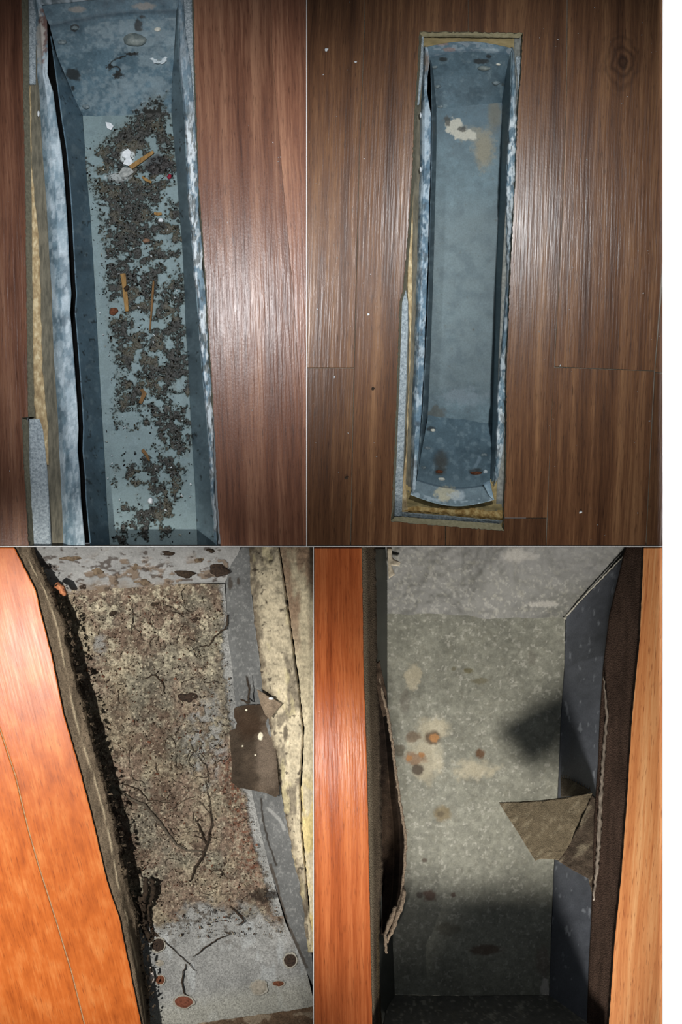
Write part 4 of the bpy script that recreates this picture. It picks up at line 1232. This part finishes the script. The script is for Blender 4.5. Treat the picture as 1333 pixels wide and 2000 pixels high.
c = mixc(c, L(98, 90, 78), .75 * sm(.50, .62, fbm(px, py, 26, 275, 5, ax=2.5)))
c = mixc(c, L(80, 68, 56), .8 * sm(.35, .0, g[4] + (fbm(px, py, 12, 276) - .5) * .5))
c = mixc(c, L(208, 196, 150), .4 * sm(.58, .7, fbm(px, py, 20, 277, 4, ax=3)))
c = mixc(c, L(50, 42, 36), .8 * np.maximum(blob(px, py, 558, 1430, 5, 16, 278, .4), sm(.72, .78, fbm(px, py, 8, 279, 3))))
grid_mesh('plaster_face', px, py, z + (fbm(px, py, 14, 280, 4) - .5) * 9, c, PLASTER, jo)
g = loft([line(crk, ysp, 1, -60), line(crk, ysp, 1, -22), [(max(611.8, x + 2), y, -20) for x, y, _ in line(crk, ysp)]], 400, [3, 14])
px, py, z = g[0], g[1], g[2]
px = np.minimum(px + (fbm(px, py, 10, 281) - .5) * 4 * (g[4] < .4), 611.8)
c = np.ones(px.shape + (3,)) * L(190, 178, 150) * (.6 + .7 * fbm(px, py, 18, 282, 5, ax=3))[..., None]
c = mixc(c, L(128, 100, 80), .8 * (1 - sm(1180, 1340, py)) * sm(.35, .6, fbm(px, py, 18, 284, 4, ax=3)))
c = mixc(c, L(196, 174, 96), .5 * sm(1500, 1560, py) * sm(.45, .6, fbm(px, py, 20, 285, 4, ax=2)))
grid_mesh('plaster_face', px, py, z + (fbm(px, py, 10, 286, 4) - .5) * 5, c, PLASTER, jo)

# brown felt patch hanging over the right wall
patch = [(457, 1384), (466, 1380), (486, 1377), (513, 1376), (516, 1398), (527, 1402), (533, 1422), (537, 1450), (541, 1490), (545, 1552), (538, 1557), (520, 1549), (492, 1543), (464, 1538), (452, 1526), (453, 1490), (450, 1455), (448, 1428), (460, 1423), (463, 1412), (458, 1402)]


def felt_col(px, py):
    c = np.ones(px.shape + (3,)) * L(70, 60, 50) * (.4 + 1.1 * fbm(px, py, 22, 291, 4))[..., None]
    c = mixc(c, L(58, 42, 30), .6 * blob(px, py, 487, 1410, 30, 36, 292, .5, .5))
    c = mixc(c, L(122, 108, 94), .6 * blob(px, py, 522, 1480, 20, 60, 293, .5, .5))
    c = mixc(c, L(222, 214, 190), 1.0 * np.maximum(blob(px, py, 509, 1438, 4.5, 7, 294, .3), np.maximum(blob(px, py, 481, 1387, 2, 2, 295), np.maximum(blob(px, py, 499, 1475, 1.8, 1.8, 296), blob(px, py, 474, 1457, 1.8, 1.8, 297)))))
    return c


tag(sheet('felt_patch', patch, lambda a, b: -22 - (545 - a) * .62 - 0 * b + 5 * np.sin(b / 26), 3, FELT, None, 6, 3, 298, felt_col), 'dark brown felt patch hanging over the metal duct wall', 'patch')
tag(sheet('felt_scrap', [(502, 1346), (512, 1352), (524, 1360), (538, 1367), (551, 1375), (540, 1388), (527, 1405), (518, 1396), (510, 1378)], lambda a, b: -10 - (551 - a) * .12 + 4 * np.cos((a - 525) / 8), 2.5, FELT, None, 4, 2, 299,
          lambda a, b: np.ones(a.shape + (3,)) * L(132, 116, 98) * (.6 + .7 * fbm(a, b, 8, 300))[..., None]), 'curled grey-brown scrap above the dark felt patch', 'scrap')
tag(lump('white_pebble', 530, 1364, -11, 5, 3.5, 4, CHIP, None, seed=8, n=10, rings=3), 'small white pebble on the curled scrap', 'pebble')

# roots, lint and clods on the dirt
ZT = Z3 + 9
tag(tube('root_strand', [(228, 1540, ZT), (255, 1560, ZT), (282, 1572, ZT), (305, 1598, ZT), (325, 1625, ZT), (345, 1650, ZT), (365, 1660, ZT), (396, 1663, ZT)], [1.6, 2.6, 3, 3, 2.4, 2.2, 1.5], plain_mat('grey_root', lin(64, 57, 48), lin(92, 84, 72), 5, rough=.95), None, wob=1, seed=3),
    'thick grey-brown root curving across the dirt', 'root')
rt = root('root_strand', 'thin dark forked root rising from the thick root end', 'root')
tube('stem', [(402, 1525, ZT), (409, 1570, ZT + 2), (413, 1610, ZT + 3), (406, 1645, ZT + 4), (396, 1672, ZT + 3), (380, 1698, ZT + 2), (371, 1722, ZT)], [.8, 1, 1.5, 2, 2.2, 2.4, 1], TWIG, rt, wob=1.2, seed=4)
tube('branch', [(385, 1608, ZT), (392, 1622, ZT + 2), (398, 1640, ZT + 3), (404, 1650, ZT + 3)], [1.2, 1.8, 2], TWIG, rt, wob=1, seed=5)
tube('branch', [(383, 1606, ZT), (388, 1600, ZT + 1), (396, 1604, ZT + 1)], [1, 1.2, 1], TWIG, rt, wob=.5, seed=6)
tube('branch', [(380, 1632, ZT), (392, 1636, ZT + 2), (400, 1642, ZT + 3)], [.8, 1.2, 1.2], TWIG, rt, wob=.5, seed=7)
tags = [([(225, 1530), (250, 1533), (275, 1545), (290, 1562), (330, 1568)], [1.2, 1.5, 1.2, 1], 'thin dark rootlet just above the thick root'),
        ([(408, 1530), (405, 1500), (390, 1480), (372, 1455)], [.8, 1.1, .8], 'faint rootlet above the forked root'),
        ([(318, 1836), (345, 1862), (384, 1897)], [1.3, 1.2, 1], 'straight dark thread on bare metal below the lint clump'),
        ([(376, 1871), (398, 1852), (428, 1832), (452, 1824)], [.8, 1.6, 1.6, .8], 'thin beaded thread lying across the bare metal'),
        ([(362, 1884), (357, 1905), (356, 1925), (358, 1938), (366, 1946)], [1.8, 1.8, 2.2, 1.2], 'short dark twig above the red rusty screw'),
        ([(450, 1772), (461, 1780), (470, 1789), (476, 1798), (466, 1806)], [2.5, 3, 2.8, 1.5], 'crooked dark twig near the bottom dirt edge'),
        ([(278, 1326), (300, 1318), (318, 1335), (322, 1356)], [1.2, 2, 2.2, 1], 'thin angled twig in the middle of the dirt'),
        ([(258, 1180), (260, 1210), (256, 1240)], [.8, 1.2, .8], 'hairline rootlet below the top end wall'),
        ([(446, 1200), (442, 1225), (420, 1245), (408, 1262), (388, 1262)], [2.2, 2.6, 2.2, 1.6, 1.2], 'dark crooked root by the right wall near the top'),
        ([(470, 1365), (478, 1370), (486, 1372), (487, 1345), (482, 1322)], [2, 3, 3, 2, 1], 'dark splinter standing above the felt patch')]
for i, (pts, rad, lb) in enumerate(tags):
    zz = ZT - (3 if pts[0][1] > 1800 else 0)
    pz = [(x, y, (zz if i != 9 else -42 + 2 * k)) for k, (x, y) in enumerate(pts)]
    tag(tube('rootlet', pz, [q * .7 for q in rad], TWIG, None, wob=1.6, seed=20 + i), lb, 'root')
lint = root('lint_clump', 'black stringy lint clump hanging at the left board edge', 'lint')
for i, (pts, rad) in enumerate((([(287, 1712, -56), (282, 1745, -64), (278, 1790, -74), (285, 1820, -89), (300, 1838, -102)], [5, 7, 5, 6, 9]),
                                ([(296, 1716, -58), (301, 1740, -68), (288, 1780, -76), (296, 1815, -92), (316, 1838, -104)], [4, 5, 3, 4, 5]),
                                ([(274, 1752, -64), (276, 1790, -76), (292, 1832, -96)], [4, 3, 5]))):
    tube('strand', pts, rad, TWIG, lint, wob=3.0, seed=31 + i)
bmr = []
rr_ = random.Random(12)
hv, hf = [], []
for k in range(70):
    x, y = rr_.uniform(190, 500), rr_.uniform(1180, 1800)
    if not (at_y(f30, np.array([y]))[0] + 12 < x < at_y(f31, np.array([y]))[0] - 12):
        continue
    a = rr_.uniform(0, 6.28)
    me_pts = []
    for q in range(rr_.randrange(5, 14)):
        me_pts.append((x, y, ZT - 1 + rr_.uniform(0, 1.5)))
        a += rr_.uniform(-.7, .7)
        x += 4.5 * math.cos(a)
        y += 4.5 * math.sin(a)
    t_me = tube_mesh('hair', me_pts, [.35, .65, .3], ns=4, seed=k)
    o0 = len(hv)
    hv += [tuple(v.co) for v in t_me.vertices]
    hf += [tuple(o0 + i for i in p.vertices) for p in t_me.polygons]
    bpy.data.meshes.remove(t_me)
hm = bpy.data.meshes.new('hair_roots')
hm.from_pydata(hv, [], hf)
tag(link('hair_roots', hm, TWIG), 'hair-fine dark rootlets strewn over the dirt', 'roots', None, 'stuff')
cl = [(367, 1362, 17, 11, DARKHOLE, 'dark clod in the middle of the dirt field'), (381, 1211, 6, 5, DARKHOLE, 'small black clod near the upper right of the dirt'), (427, 1112, 20, 14, DARKHOLE, 'large dark clod in the top right duct corner'),
      (302, 1180, 8, 4, TWIG, 'flat dark crumb below the top end wall'), (163, 1143, 9, 8, DARKHOLE, 'dark clod at the foot of the end wall, left side'), (220, 1198, 7, 6, TWIG, 'dark crumb in the upper left dirt'),
      (360, 1120, 18, 9, TWIG, 'flat brown flake on the end wall, right of centre'), (278, 1135, 14, 8, BFL, 'brown flake on the end wall, centre'), (190, 1113, 14, 9, BFL, 'brown wedge flake on the end wall, left'),
      (265, 1105, 7, 8, BFL, 'upright brown flake on the end wall, centre left'), (328, 1080, 14, 5, TWIG, 'brown flake high on the end wall, right'), (140, 1090, 20, 6, BFL, 'long brown flake high on the end wall, left'),
      (412, 1075, 8, 5, TWIG, 'small brown flake near the top right corner'), (388, 1094, 9, 6, BFL, 'brown chip beside the large corner clod')]
for i, (x, y, rx, ry, mt, lb) in enumerate(cl):
    zz = Z3 + 4 if y > 1150 else (-41 - 58 * (y - 1069) / 92)
    tag(lump('clod', x, y, zz, rx, ry, 5, mt, None, seed=60 + i, n=18, rings=4, jag=.38), lb, 'clod')
tag(lump('rusty_tuft', 119, 1150, -34, 9, 13, 12, plain_mat('orange_tuft', lin(150, 86, 56), lin(206, 142, 100), 4, rough=.95, bump=1), None, seed=77, n=20, rings=6, jag=.35, ang=-.6), 'orange-pink rusty tuft at the top of the left board edge', 'tuft')
tag(lump('white_flake', 296, 1906, -84, 6, 15, 5, plain_mat('white_pink', lin(190, 176, 166), lin(232, 224, 216), 4), None, seed=78, n=16, rings=4, jag=.3), 'white and red flake at the lower left board edge', 'flake')
N = 9000
qx = RNG.uniform(130, 560, N)
qy = RNG.uniform(1165, 1830, N)
ok = (qx > at_y(f30, qy) + 6) & (qx < at_y(f31, qy) - 6) & (RNG.random(N) < .62)
tag(litter('grit', np.stack([qx[ok], qy[ok]], -1), (0.8, 2.6), [L(84, 70, 58), L(132, 119, 99), L(56, 46, 39), L(104, 70, 54), L(160, 150, 128), L(106, 92, 76)], lambda a, b: np.full(a.shape, Z3 + 6.0), DIRT, None, 9, 3.0),
    'coarse grit spread over the dirt in the duct', 'grit')
tag(litter('board_dust', np.stack([RNG.uniform(-18, 10, 500) + at_y(e1, np.linspace(1110, 1990, 500)), np.linspace(1110, 1990, 500)], -1), (1.5, 5), [L(64, 54, 44), L(92, 80, 66), L(46, 39, 32)], lambda a, b: -26 - 34 * sm(1680, 1880, b), DIRT, sf3, 10, 7))

# ================================================================== BOTTOM RIGHT: spangled duct with fabric flap
fl4 = root('floor', kind='structure')
a0 = [(708, 1069), (711, 1300), (718, 1500), (722, 1700), (728, 1990), (729, 2070)]
plank([(613.4, 1069)] + rag(a0, .4, 9, 31) + [(613.4, 2070)], fl4, [ORANGE_B, DARKCORE], .92, .41, z1=-22, bev=2.5)
b0 = [(1258, 1069), (1250, 1250), (1235, 1400), (1226, 1550), (1215, 1700), (1200, 1850), (1190, 2000), (1184, 2070)]
plank([(1294.5, 1069), (1294.5, 2070)] + rag(b0[::-1], .4, 9, 32), fl4, [ORANGE_C, DARKCORE], 1.0, .22, z1=-22, bev=2)
duct4 = root('floor_duct', 'grey spangled metal duct with rust spots between oak planks', 'duct')
Z4 = -200.0
ys4 = np.array([1069, 1200, 1300, 1400, 1500, 1600, 1700, 1800, 1900, 2000, 2050.0])
a1 = [(734, 1069), (738, 1300), (745, 1500), (748, 1700), (740, 1850), (746, 2000), (748, 2060)]
sl = root('subfloor_board', 'grey-brown board edge under the left oak plank', 'board')
g = loft([line(a0, ys4, -4, -22), line(a0, ys4, 3, -24), line(a1, ys4, -3, -50), line(a1, ys4, 0, -60), line(a1, ys4, -2, -110)], 420, [1, 12, 4, 3])
px, py, z = g[0], g[1], g[2]
c = np.ones(px.shape + (3,)) * L(78, 68, 56) * (.5 + fbm(px, py, 12, 301, 4, ax=4))[..., None]
c = mixc(c, L(126, 116, 98), .5 * (1 - sm(.1, .3, g[4])))
c = mixc(c, L(96, 84, 60), .6 * sm(1760, 1860, py) * sm(.4, .6, g[4]))
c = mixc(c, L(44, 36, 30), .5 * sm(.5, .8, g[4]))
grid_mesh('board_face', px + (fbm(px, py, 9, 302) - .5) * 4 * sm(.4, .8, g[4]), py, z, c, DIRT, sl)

b1 = [(1222, 1069), (1196, 1160), (1180, 1280), (1172, 1400), (1168, 1500), (1160, 1600), (1158, 1700), (1155, 1800), (1150, 1900), (1147, 2000), (1145, 2060)]
sr = root('subfloor_board', 'dark brown board edge under the right golden plank', 'board')
g = loft([line(b0, ys4, 4, -22), line(b0, ys4, -4, -24), line(b1, ys4, 2, -54), line(b1, ys4, 0, -60), line(b1, ys4, 3, -110)], 420, [1, 22, 4, 3])
px, py, z = g[0], g[1], g[2]
c = np.ones(px.shape + (3,)) * L(66, 52, 44) * (.55 + .9 * fbm(px, py, 6, 311, 4, ax=9))[..., None]
grid_mesh('board_face', px, py, z + (fbm(px, py, 8, 312, ax=6) - .5) * 3, c, DIRT, sr)
gl = [(1180, 1320, -44), (1186, 1400, -44), (1178, 1500, -44), (1172, 1600, -44), (1168, 1680, -44), (1160, 1760, -50)]
tag(tube('glue_bead', gl, [1.2, 3, 3.6, 4.6, 4.2, 2], plain_mat('dried_glue', lin(96, 86, 76), lin(150, 138, 124), 4, (1, .3, 1), rough=.4, spec=.6, bump=.9), None, wob=1.2, seed=4), 'pale dried glue bead along the dark right board', 'bead')


def spangle(px, py, base=(130, 130, 118), seed=320, sp=.5):
    c = np.ones(px.shape + (3,)) * L(*base)
    c = c * (.72 + .56 * fbm(px, py, 46, seed, 4))[..., None]
    c = c * (.66 + .68 * fbm(px, py, 7, seed + 4, 4))[..., None]
    c = mixc(c, L(184, 182, 170), sp * sm(.64, .74, fbm(px, py, 6, seed + 7, 3)))
    c = mixc(c, L(120, 118, 104), .4 * sm(.6, .72, fbm(px, py, 7, seed + 11, 3)))
    return c


fl_ = [(750, 1069), (752, 1200), (752, 1500), (758, 1800), (764, 1950)]
fr_ = [(1105, 1180), (1105, 1205), (1103, 1300), (1096, 1400), (1090, 1550), (1082, 1700), (1076, 1850), (1073, 1945)]
ysf4 = np.array([1185, 1300, 1400, 1500, 1600, 1700, 1800, 1945.0])
g = loft([line(fl_, ysf4, -10, Z4), line(fr_, ysf4, 0, Z4)], 560, 270)
px, py, z = g[0], g[1], g[2]
c = spangle(px, py)
pale = np.maximum(blob(px, py, 808, 1320, 16, 26, 331, .6, .2), np.maximum(blob(px, py, 850, 1425, 36, 22, 332, .6, .3), np.maximum(blob(px, py, 830, 1480, 30, 40, 333, .7, .4), blob(px, py, 925, 1505, 40, 16, 334, .8, .5))))
c = mixc(c, L(186, 176, 150), .6 * pale)
for (x, y, rx, ry, cc, k) in ((845, 1442, 15, 15, (74, 52, 30), .85), (808, 1440, 14, 10, (96, 74, 52), .7), (812, 1482, 20, 12, (120, 84, 54), .7), (817, 1504, 11, 11, (66, 54, 42), .9), (780, 1465, 11, 12, (90, 82, 68), .8), (939, 1472, 9, 9, (96, 66, 40), .9),
                             (864, 1590, 16, 16, (112, 96, 62), .7), (862, 1590, 6, 6, (70, 60, 44), .6), (915, 1310, 10, 5, (96, 88, 54), .7), (938, 1330, 14, 6, (96, 88, 60), .6), (887, 1306, 4, 4, (90, 84, 60), .7), (840, 1750, 14, 11, (74, 46, 32), .85), (886, 1748, 5, 5, (74, 50, 38), .8),
                             (820, 1748, 6, 6, (56, 44, 36), .8), (948, 1855, 32, 10, (86, 62, 44), .7), (880, 1815, 26, 12, (84, 76, 58), .5), (830, 1680, 6, 4, (70, 54, 42), .8), (1040, 1285, 8, 14, (100, 96, 86), .5), (792, 1370, 10, 22, (100, 94, 84), .5), (1060, 1880, 14, 30, (110, 88, 80), .4)):
    c = mixc(c, L(*cc), k * blob(px, py, x, y, rx, ry, int(x) % 40 + 340, .45, .3))
c = mixc(c, L(158, 114, 70), .9 * np.maximum(blob(px, py, 848, 1441, 9, 8, 335, .4), np.maximum(blob(px, py, 800, 1481, 6, 6, 336, .5), blob(px, py, 824, 1474, 6, 5, 337, .5))))
c = mixc(c, L(206, 200, 192), .7 * blob(px, py, 1066, 1930, 8, 18, 338, .6))
grid_mesh('bottom', px, py, z + (fbm(px, py, 120, 339) - .5) * 8, c, METAL2, duct4)
prism('shade_backing', [(716, 1069), (1250, 1069), (1180, 2060), (735, 2060)], Z4 - 10, Z4 - 16, [BLACK], duct4)  # black sheet added under the duct in place of shade
# back wall rising to the top edge
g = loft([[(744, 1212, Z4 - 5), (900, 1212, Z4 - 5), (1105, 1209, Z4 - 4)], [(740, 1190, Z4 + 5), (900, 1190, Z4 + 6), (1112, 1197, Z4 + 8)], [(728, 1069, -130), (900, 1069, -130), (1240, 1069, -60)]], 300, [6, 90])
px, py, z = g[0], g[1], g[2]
c = spangle(px, py, (64, 64, 57), 351, .2)  # darker than the bottom sheet: dim light put into the wall colour
c = mixc(c, L(60, 60, 58), .6 * sm(1150, 1080, py - (px - 1000) * .2))  # darkens further upwards, painting in the light's falloff
c = mixc(c, L(160, 156, 146), .4 * np.maximum(blob(px, py, 1010, 1085, 30, 14, 352, .7, .5), blob(px, py, 1060, 1180, 30, 6, 353, .6)))
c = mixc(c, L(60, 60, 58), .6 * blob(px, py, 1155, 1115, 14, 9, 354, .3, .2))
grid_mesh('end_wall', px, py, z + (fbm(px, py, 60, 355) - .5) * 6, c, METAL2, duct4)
# right wall
rb4 = [(1105, 1205, Z4), (1103, 1300, Z4), (1096, 1400, Z4), (1090, 1550, Z4), (1082, 1700, Z4), (1076, 1850, Z4), (1073, 1945, Z4), (1112, 2010, -120)]
rt4 = [(1222, 1083, -62), (1182, 1280, -62), (1174, 1400, -62), (1166, 1550, -62), (1160, 1700, -62), (1154, 1850, -62), (1150, 1945, -62), (1147, 2010, -62)]
g = loft([rb4, rt4], 420, 50)
px, py, z = g[0], g[1], g[2]
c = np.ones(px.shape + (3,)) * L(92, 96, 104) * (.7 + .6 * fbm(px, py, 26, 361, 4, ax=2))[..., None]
c = mixc(c, L(170, 176, 184), .5 * sm(.72, .8, fbm(px, py, 9, 363, 3, ax=2.5)))
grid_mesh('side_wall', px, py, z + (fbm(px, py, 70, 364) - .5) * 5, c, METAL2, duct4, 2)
tube('folded_seam', [(1105, 1205, Z4 + 2), (1140, 1166, -152), (1190, 1115, -95), (1222, 1083, -58)], [2.2, 1.8, 1.6, 1.6], plain_mat('seam_metal', lin(120, 118, 108), lin(170, 166, 154), 5), duct4, wob=.6, seed=2)
lump('seam_knot', 1105, 1206, Z4 + 1, 5, 4, 4, bpy.data.materials['seam_metal'], duct4, seed=5, n=10, rings=3, jag=.3)
# left wall (sliver) and lower end wall
g = loft([[(731, 1069, -64), (734, 1290, -64), (742, 1330, -150), (746, 1810, -150), (737, 1845, -64), (743, 2010, -64)], [(757, 1069, -140), (757, 1290, Z4), (757, 1330, Z4), (766, 1810, Z4), (768, 1845, Z4), (772, 1948, Z4)]], 200, 20)
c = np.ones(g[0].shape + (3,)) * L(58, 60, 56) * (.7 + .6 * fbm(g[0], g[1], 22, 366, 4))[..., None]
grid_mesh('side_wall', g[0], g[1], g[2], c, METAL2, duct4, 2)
g = loft([[(760, 1943, Z4), (900, 1945, Z4), (1076, 1943, Z4)], [(745, 2016, -10), (900, 2016, -10), (1180, 2016, -10)]], 120, 40)
c = spangle(g[0], g[1], (92, 92, 88), 371)
grid_mesh('end_wall', g[0], g[1], g[2], c, METAL2, duct4, 2)
o = plank([(730, 2017), (1184, 2017), (1184, 2070), (730, 2070)], fl4, [ORANGE_B, DARKCORE], .9, .9, z1=-22, bev=1)

# dark felt pocket along the left side with its rope-like edge
re = [(737, 1312, -58), (746, 1345, -58), (754, 1380, -60), (760, 1410, -62), (766, 1445, -64), (773, 1500, -68), (779, 1550, -70), (786, 1590, -72), (791, 1620, -74), (792, 1660, -74), (790, 1700, -74), (786, 1740, -72), (780, 1765, -70), (765, 1800, -64), (750, 1826, -60)]
ri = [(733, 1312, -56), (736, 1345, -62), (738, 1380, -90), (739, 1410, -100), (741, 1445, -110), (743, 1500, -120), (745, 1550, -120), (746, 1590, -120), (747, 1620, -120), (748, 1660, -120), (748, 1700, -118), (748, 1740, -112), (748, 1765, -100), (747, 1800, -70), (746, 1826, -58)]
mid = [((a[0] + b[0]) / 2, a[1], min(a[2], b[2]) - 28) for a, b in zip(re, ri)]
fp = root('felt_pocket', 'sagging dark brown felt pouch along the left duct wall', 'felt')
g = loft([ri, mid, re], 260, [10, 12])
px, py, z = g[0], g[1], g[2]
c = np.ones(px.shape + (3,)) * L(44, 35, 29) * (.3 + 1.2 * fbm(px, py, 10, 381, 4))[..., None]
c = mixc(c, L(86, 70, 56), .5 * blob(px, py, 764, 1600, 18, 80, 382, .6, .5))
grid_mesh('pouch', px, py, z + (fbm(px, py, 20, 383) - .5) * 8 * np.sin(np.pi * g[4]), c, FELT, fp, 2)
tube('frayed_edge', re, [2.5, 3, 3, 3.2, 3.2, 3, 3, 3.2, 3.2, 3, 3, 3, 3, 2.6], plain_mat('grey_fray', lin(82, 70, 58), lin(142, 126, 108), 3, rough=.95, bump=1), fp, wob=1.2, seed=8, ns=8)
tube('frayed_edge', [(789, 1735, -70), (786, 1765, -66), (776, 1790, -64), (766, 1815, -62), (757, 1840, -62)], [4.5, 5, 5, 4.5, 2.5], bpy.data.materials['grey_fray'], fp, wob=1.5, seed=9)
tube('frayed_edge', [(774, 1770, -66), (760, 1800, -60), (752, 1830, -58), (755, 1862, -62)], [3, 4, 4, 2.5], bpy.data.materials['grey_fray'], fp, wob=1.5, seed=10)
r = random.Random(3)
for i in range(16):
    k = r.randrange(2, len(re) - 1)
    x, y, zz = re[k]
    x2, y2 = x + r.uniform(4, 11), y + r.uniform(-8, 8)
    tube('fibre', [(x, y, zz), ((x + x2) / 2, (y + y2) / 2 + r.uniform(-2, 2), zz + 3), (x2, y2, zz + 1)], [.7, .5, .3], bpy.data.materials['grey_fray'], fp, ns=4, seed=i)
tag(sheet('torn_felt_lining', [(736, 1295), (742, 1290), (748, 1320), (756, 1352), (757, 1395), (750, 1400), (742, 1372), (736, 1340)], lambda a, b: -52 - (a - 736) * .5, 2, FELT, None, 3, 4, 391,
          lambda a, b: np.ones(a.shape + (3,)) * L(70, 58, 48) * (.5 + fbm(a, b, 7, 392))[..., None]), 'torn brown felt strip at the top of the felt pouch', 'felt')
tag(sheet('plaster_flake', [(757, 1069), (766, 1070), (766, 1088), (772, 1093), (783, 1098), (780, 1106), (764, 1104), (768, 1112), (772, 1122), (760, 1130), (758, 1100)], lambda a, b: -125 + 0 * a, 3, plain_mat('cream_flake', lin(168, 158, 138), lin(200, 190, 170), 6), None, 2, 2, 393), 'cream plaster flake at the top left of the spangled duct', 'flake')

# folded fabric tape flap on the right
flap = root('fabric_flap', 'grey-brown woven fabric flap folded out over the duct', 'fabric')


def weave(px, py, base, seed):
    c = np.ones(px.shape + (3,)) * L(*base)
    c *= (.72 + .56 * fbm(px, py, 5, seed, 3, ax=.6))[..., None]
    c = mixc(c, L(150, 140, 118), .35 * sm(.6, .74, fbm(px + py * .9, py - px * .2, 9, seed + 3, 3, ax=3)))
    return c


def z_flap(a, b):
    t_ = np.clip((a - 975) / 183, 0, 1)
    return -112 + 50 * t_ + 7 * np.sin(t_ * 3.1) - 0.05 * (b - 1600)


sheet('fold', [(975, 1567), (1015, 1566), (1060, 1563), (1110, 1557), (1158, 1548), (1146, 1585), (1130, 1620), (1110, 1655), (1092, 1680), (1074, 1678), (1058, 1677), (1046, 1681), (1030, 1655), (1012, 1625), (992, 1595)],
      z_flap, 2, FELT, flap, 4, 2, 401, lambda a, b: weave(a, b, (98, 88, 71), 402))
sheet('backing', [(1158, 1552), (1166, 1560), (1168, 1640), (1166, 1700), (1162, 1762), (1150, 1716), (1120, 1700), (1090, 1681), (1110, 1652), (1132, 1612)],
      lambda a, b: -82 + (a - 1090) * .35 - 6 * np.cos((a - 1090) / 14), 2, FELT, flap, 4, 3, 403, lambda a, b: weave(a, b, (74, 64, 54), 404))
sheet('frayed_tape', [(1096, 1518), (1112, 1522), (1135, 1534), (1158, 1546), (1130, 1553), (1096, 1557)],
      lambda a, b: -178 + (a - 1090) * 1.45, 2, FELT, flap, 4, 1, 405, lambda a, b: weave(a, b, (98, 90, 78), 406))
for i in range(12):
    x = 1097 + i * 5
    y = 1519 + max(0, i - 2) * 2.6
    tube('fibre', [(x, y, -176 + (x - 1090) * 1.45), (x + 1, y - 6, -173 + (x - 1090) * 1.45)], [.9, .4], bpy.data.materials['grey_fray'], flap, ns=4, seed=i)
bpy.context.view_layer.update()
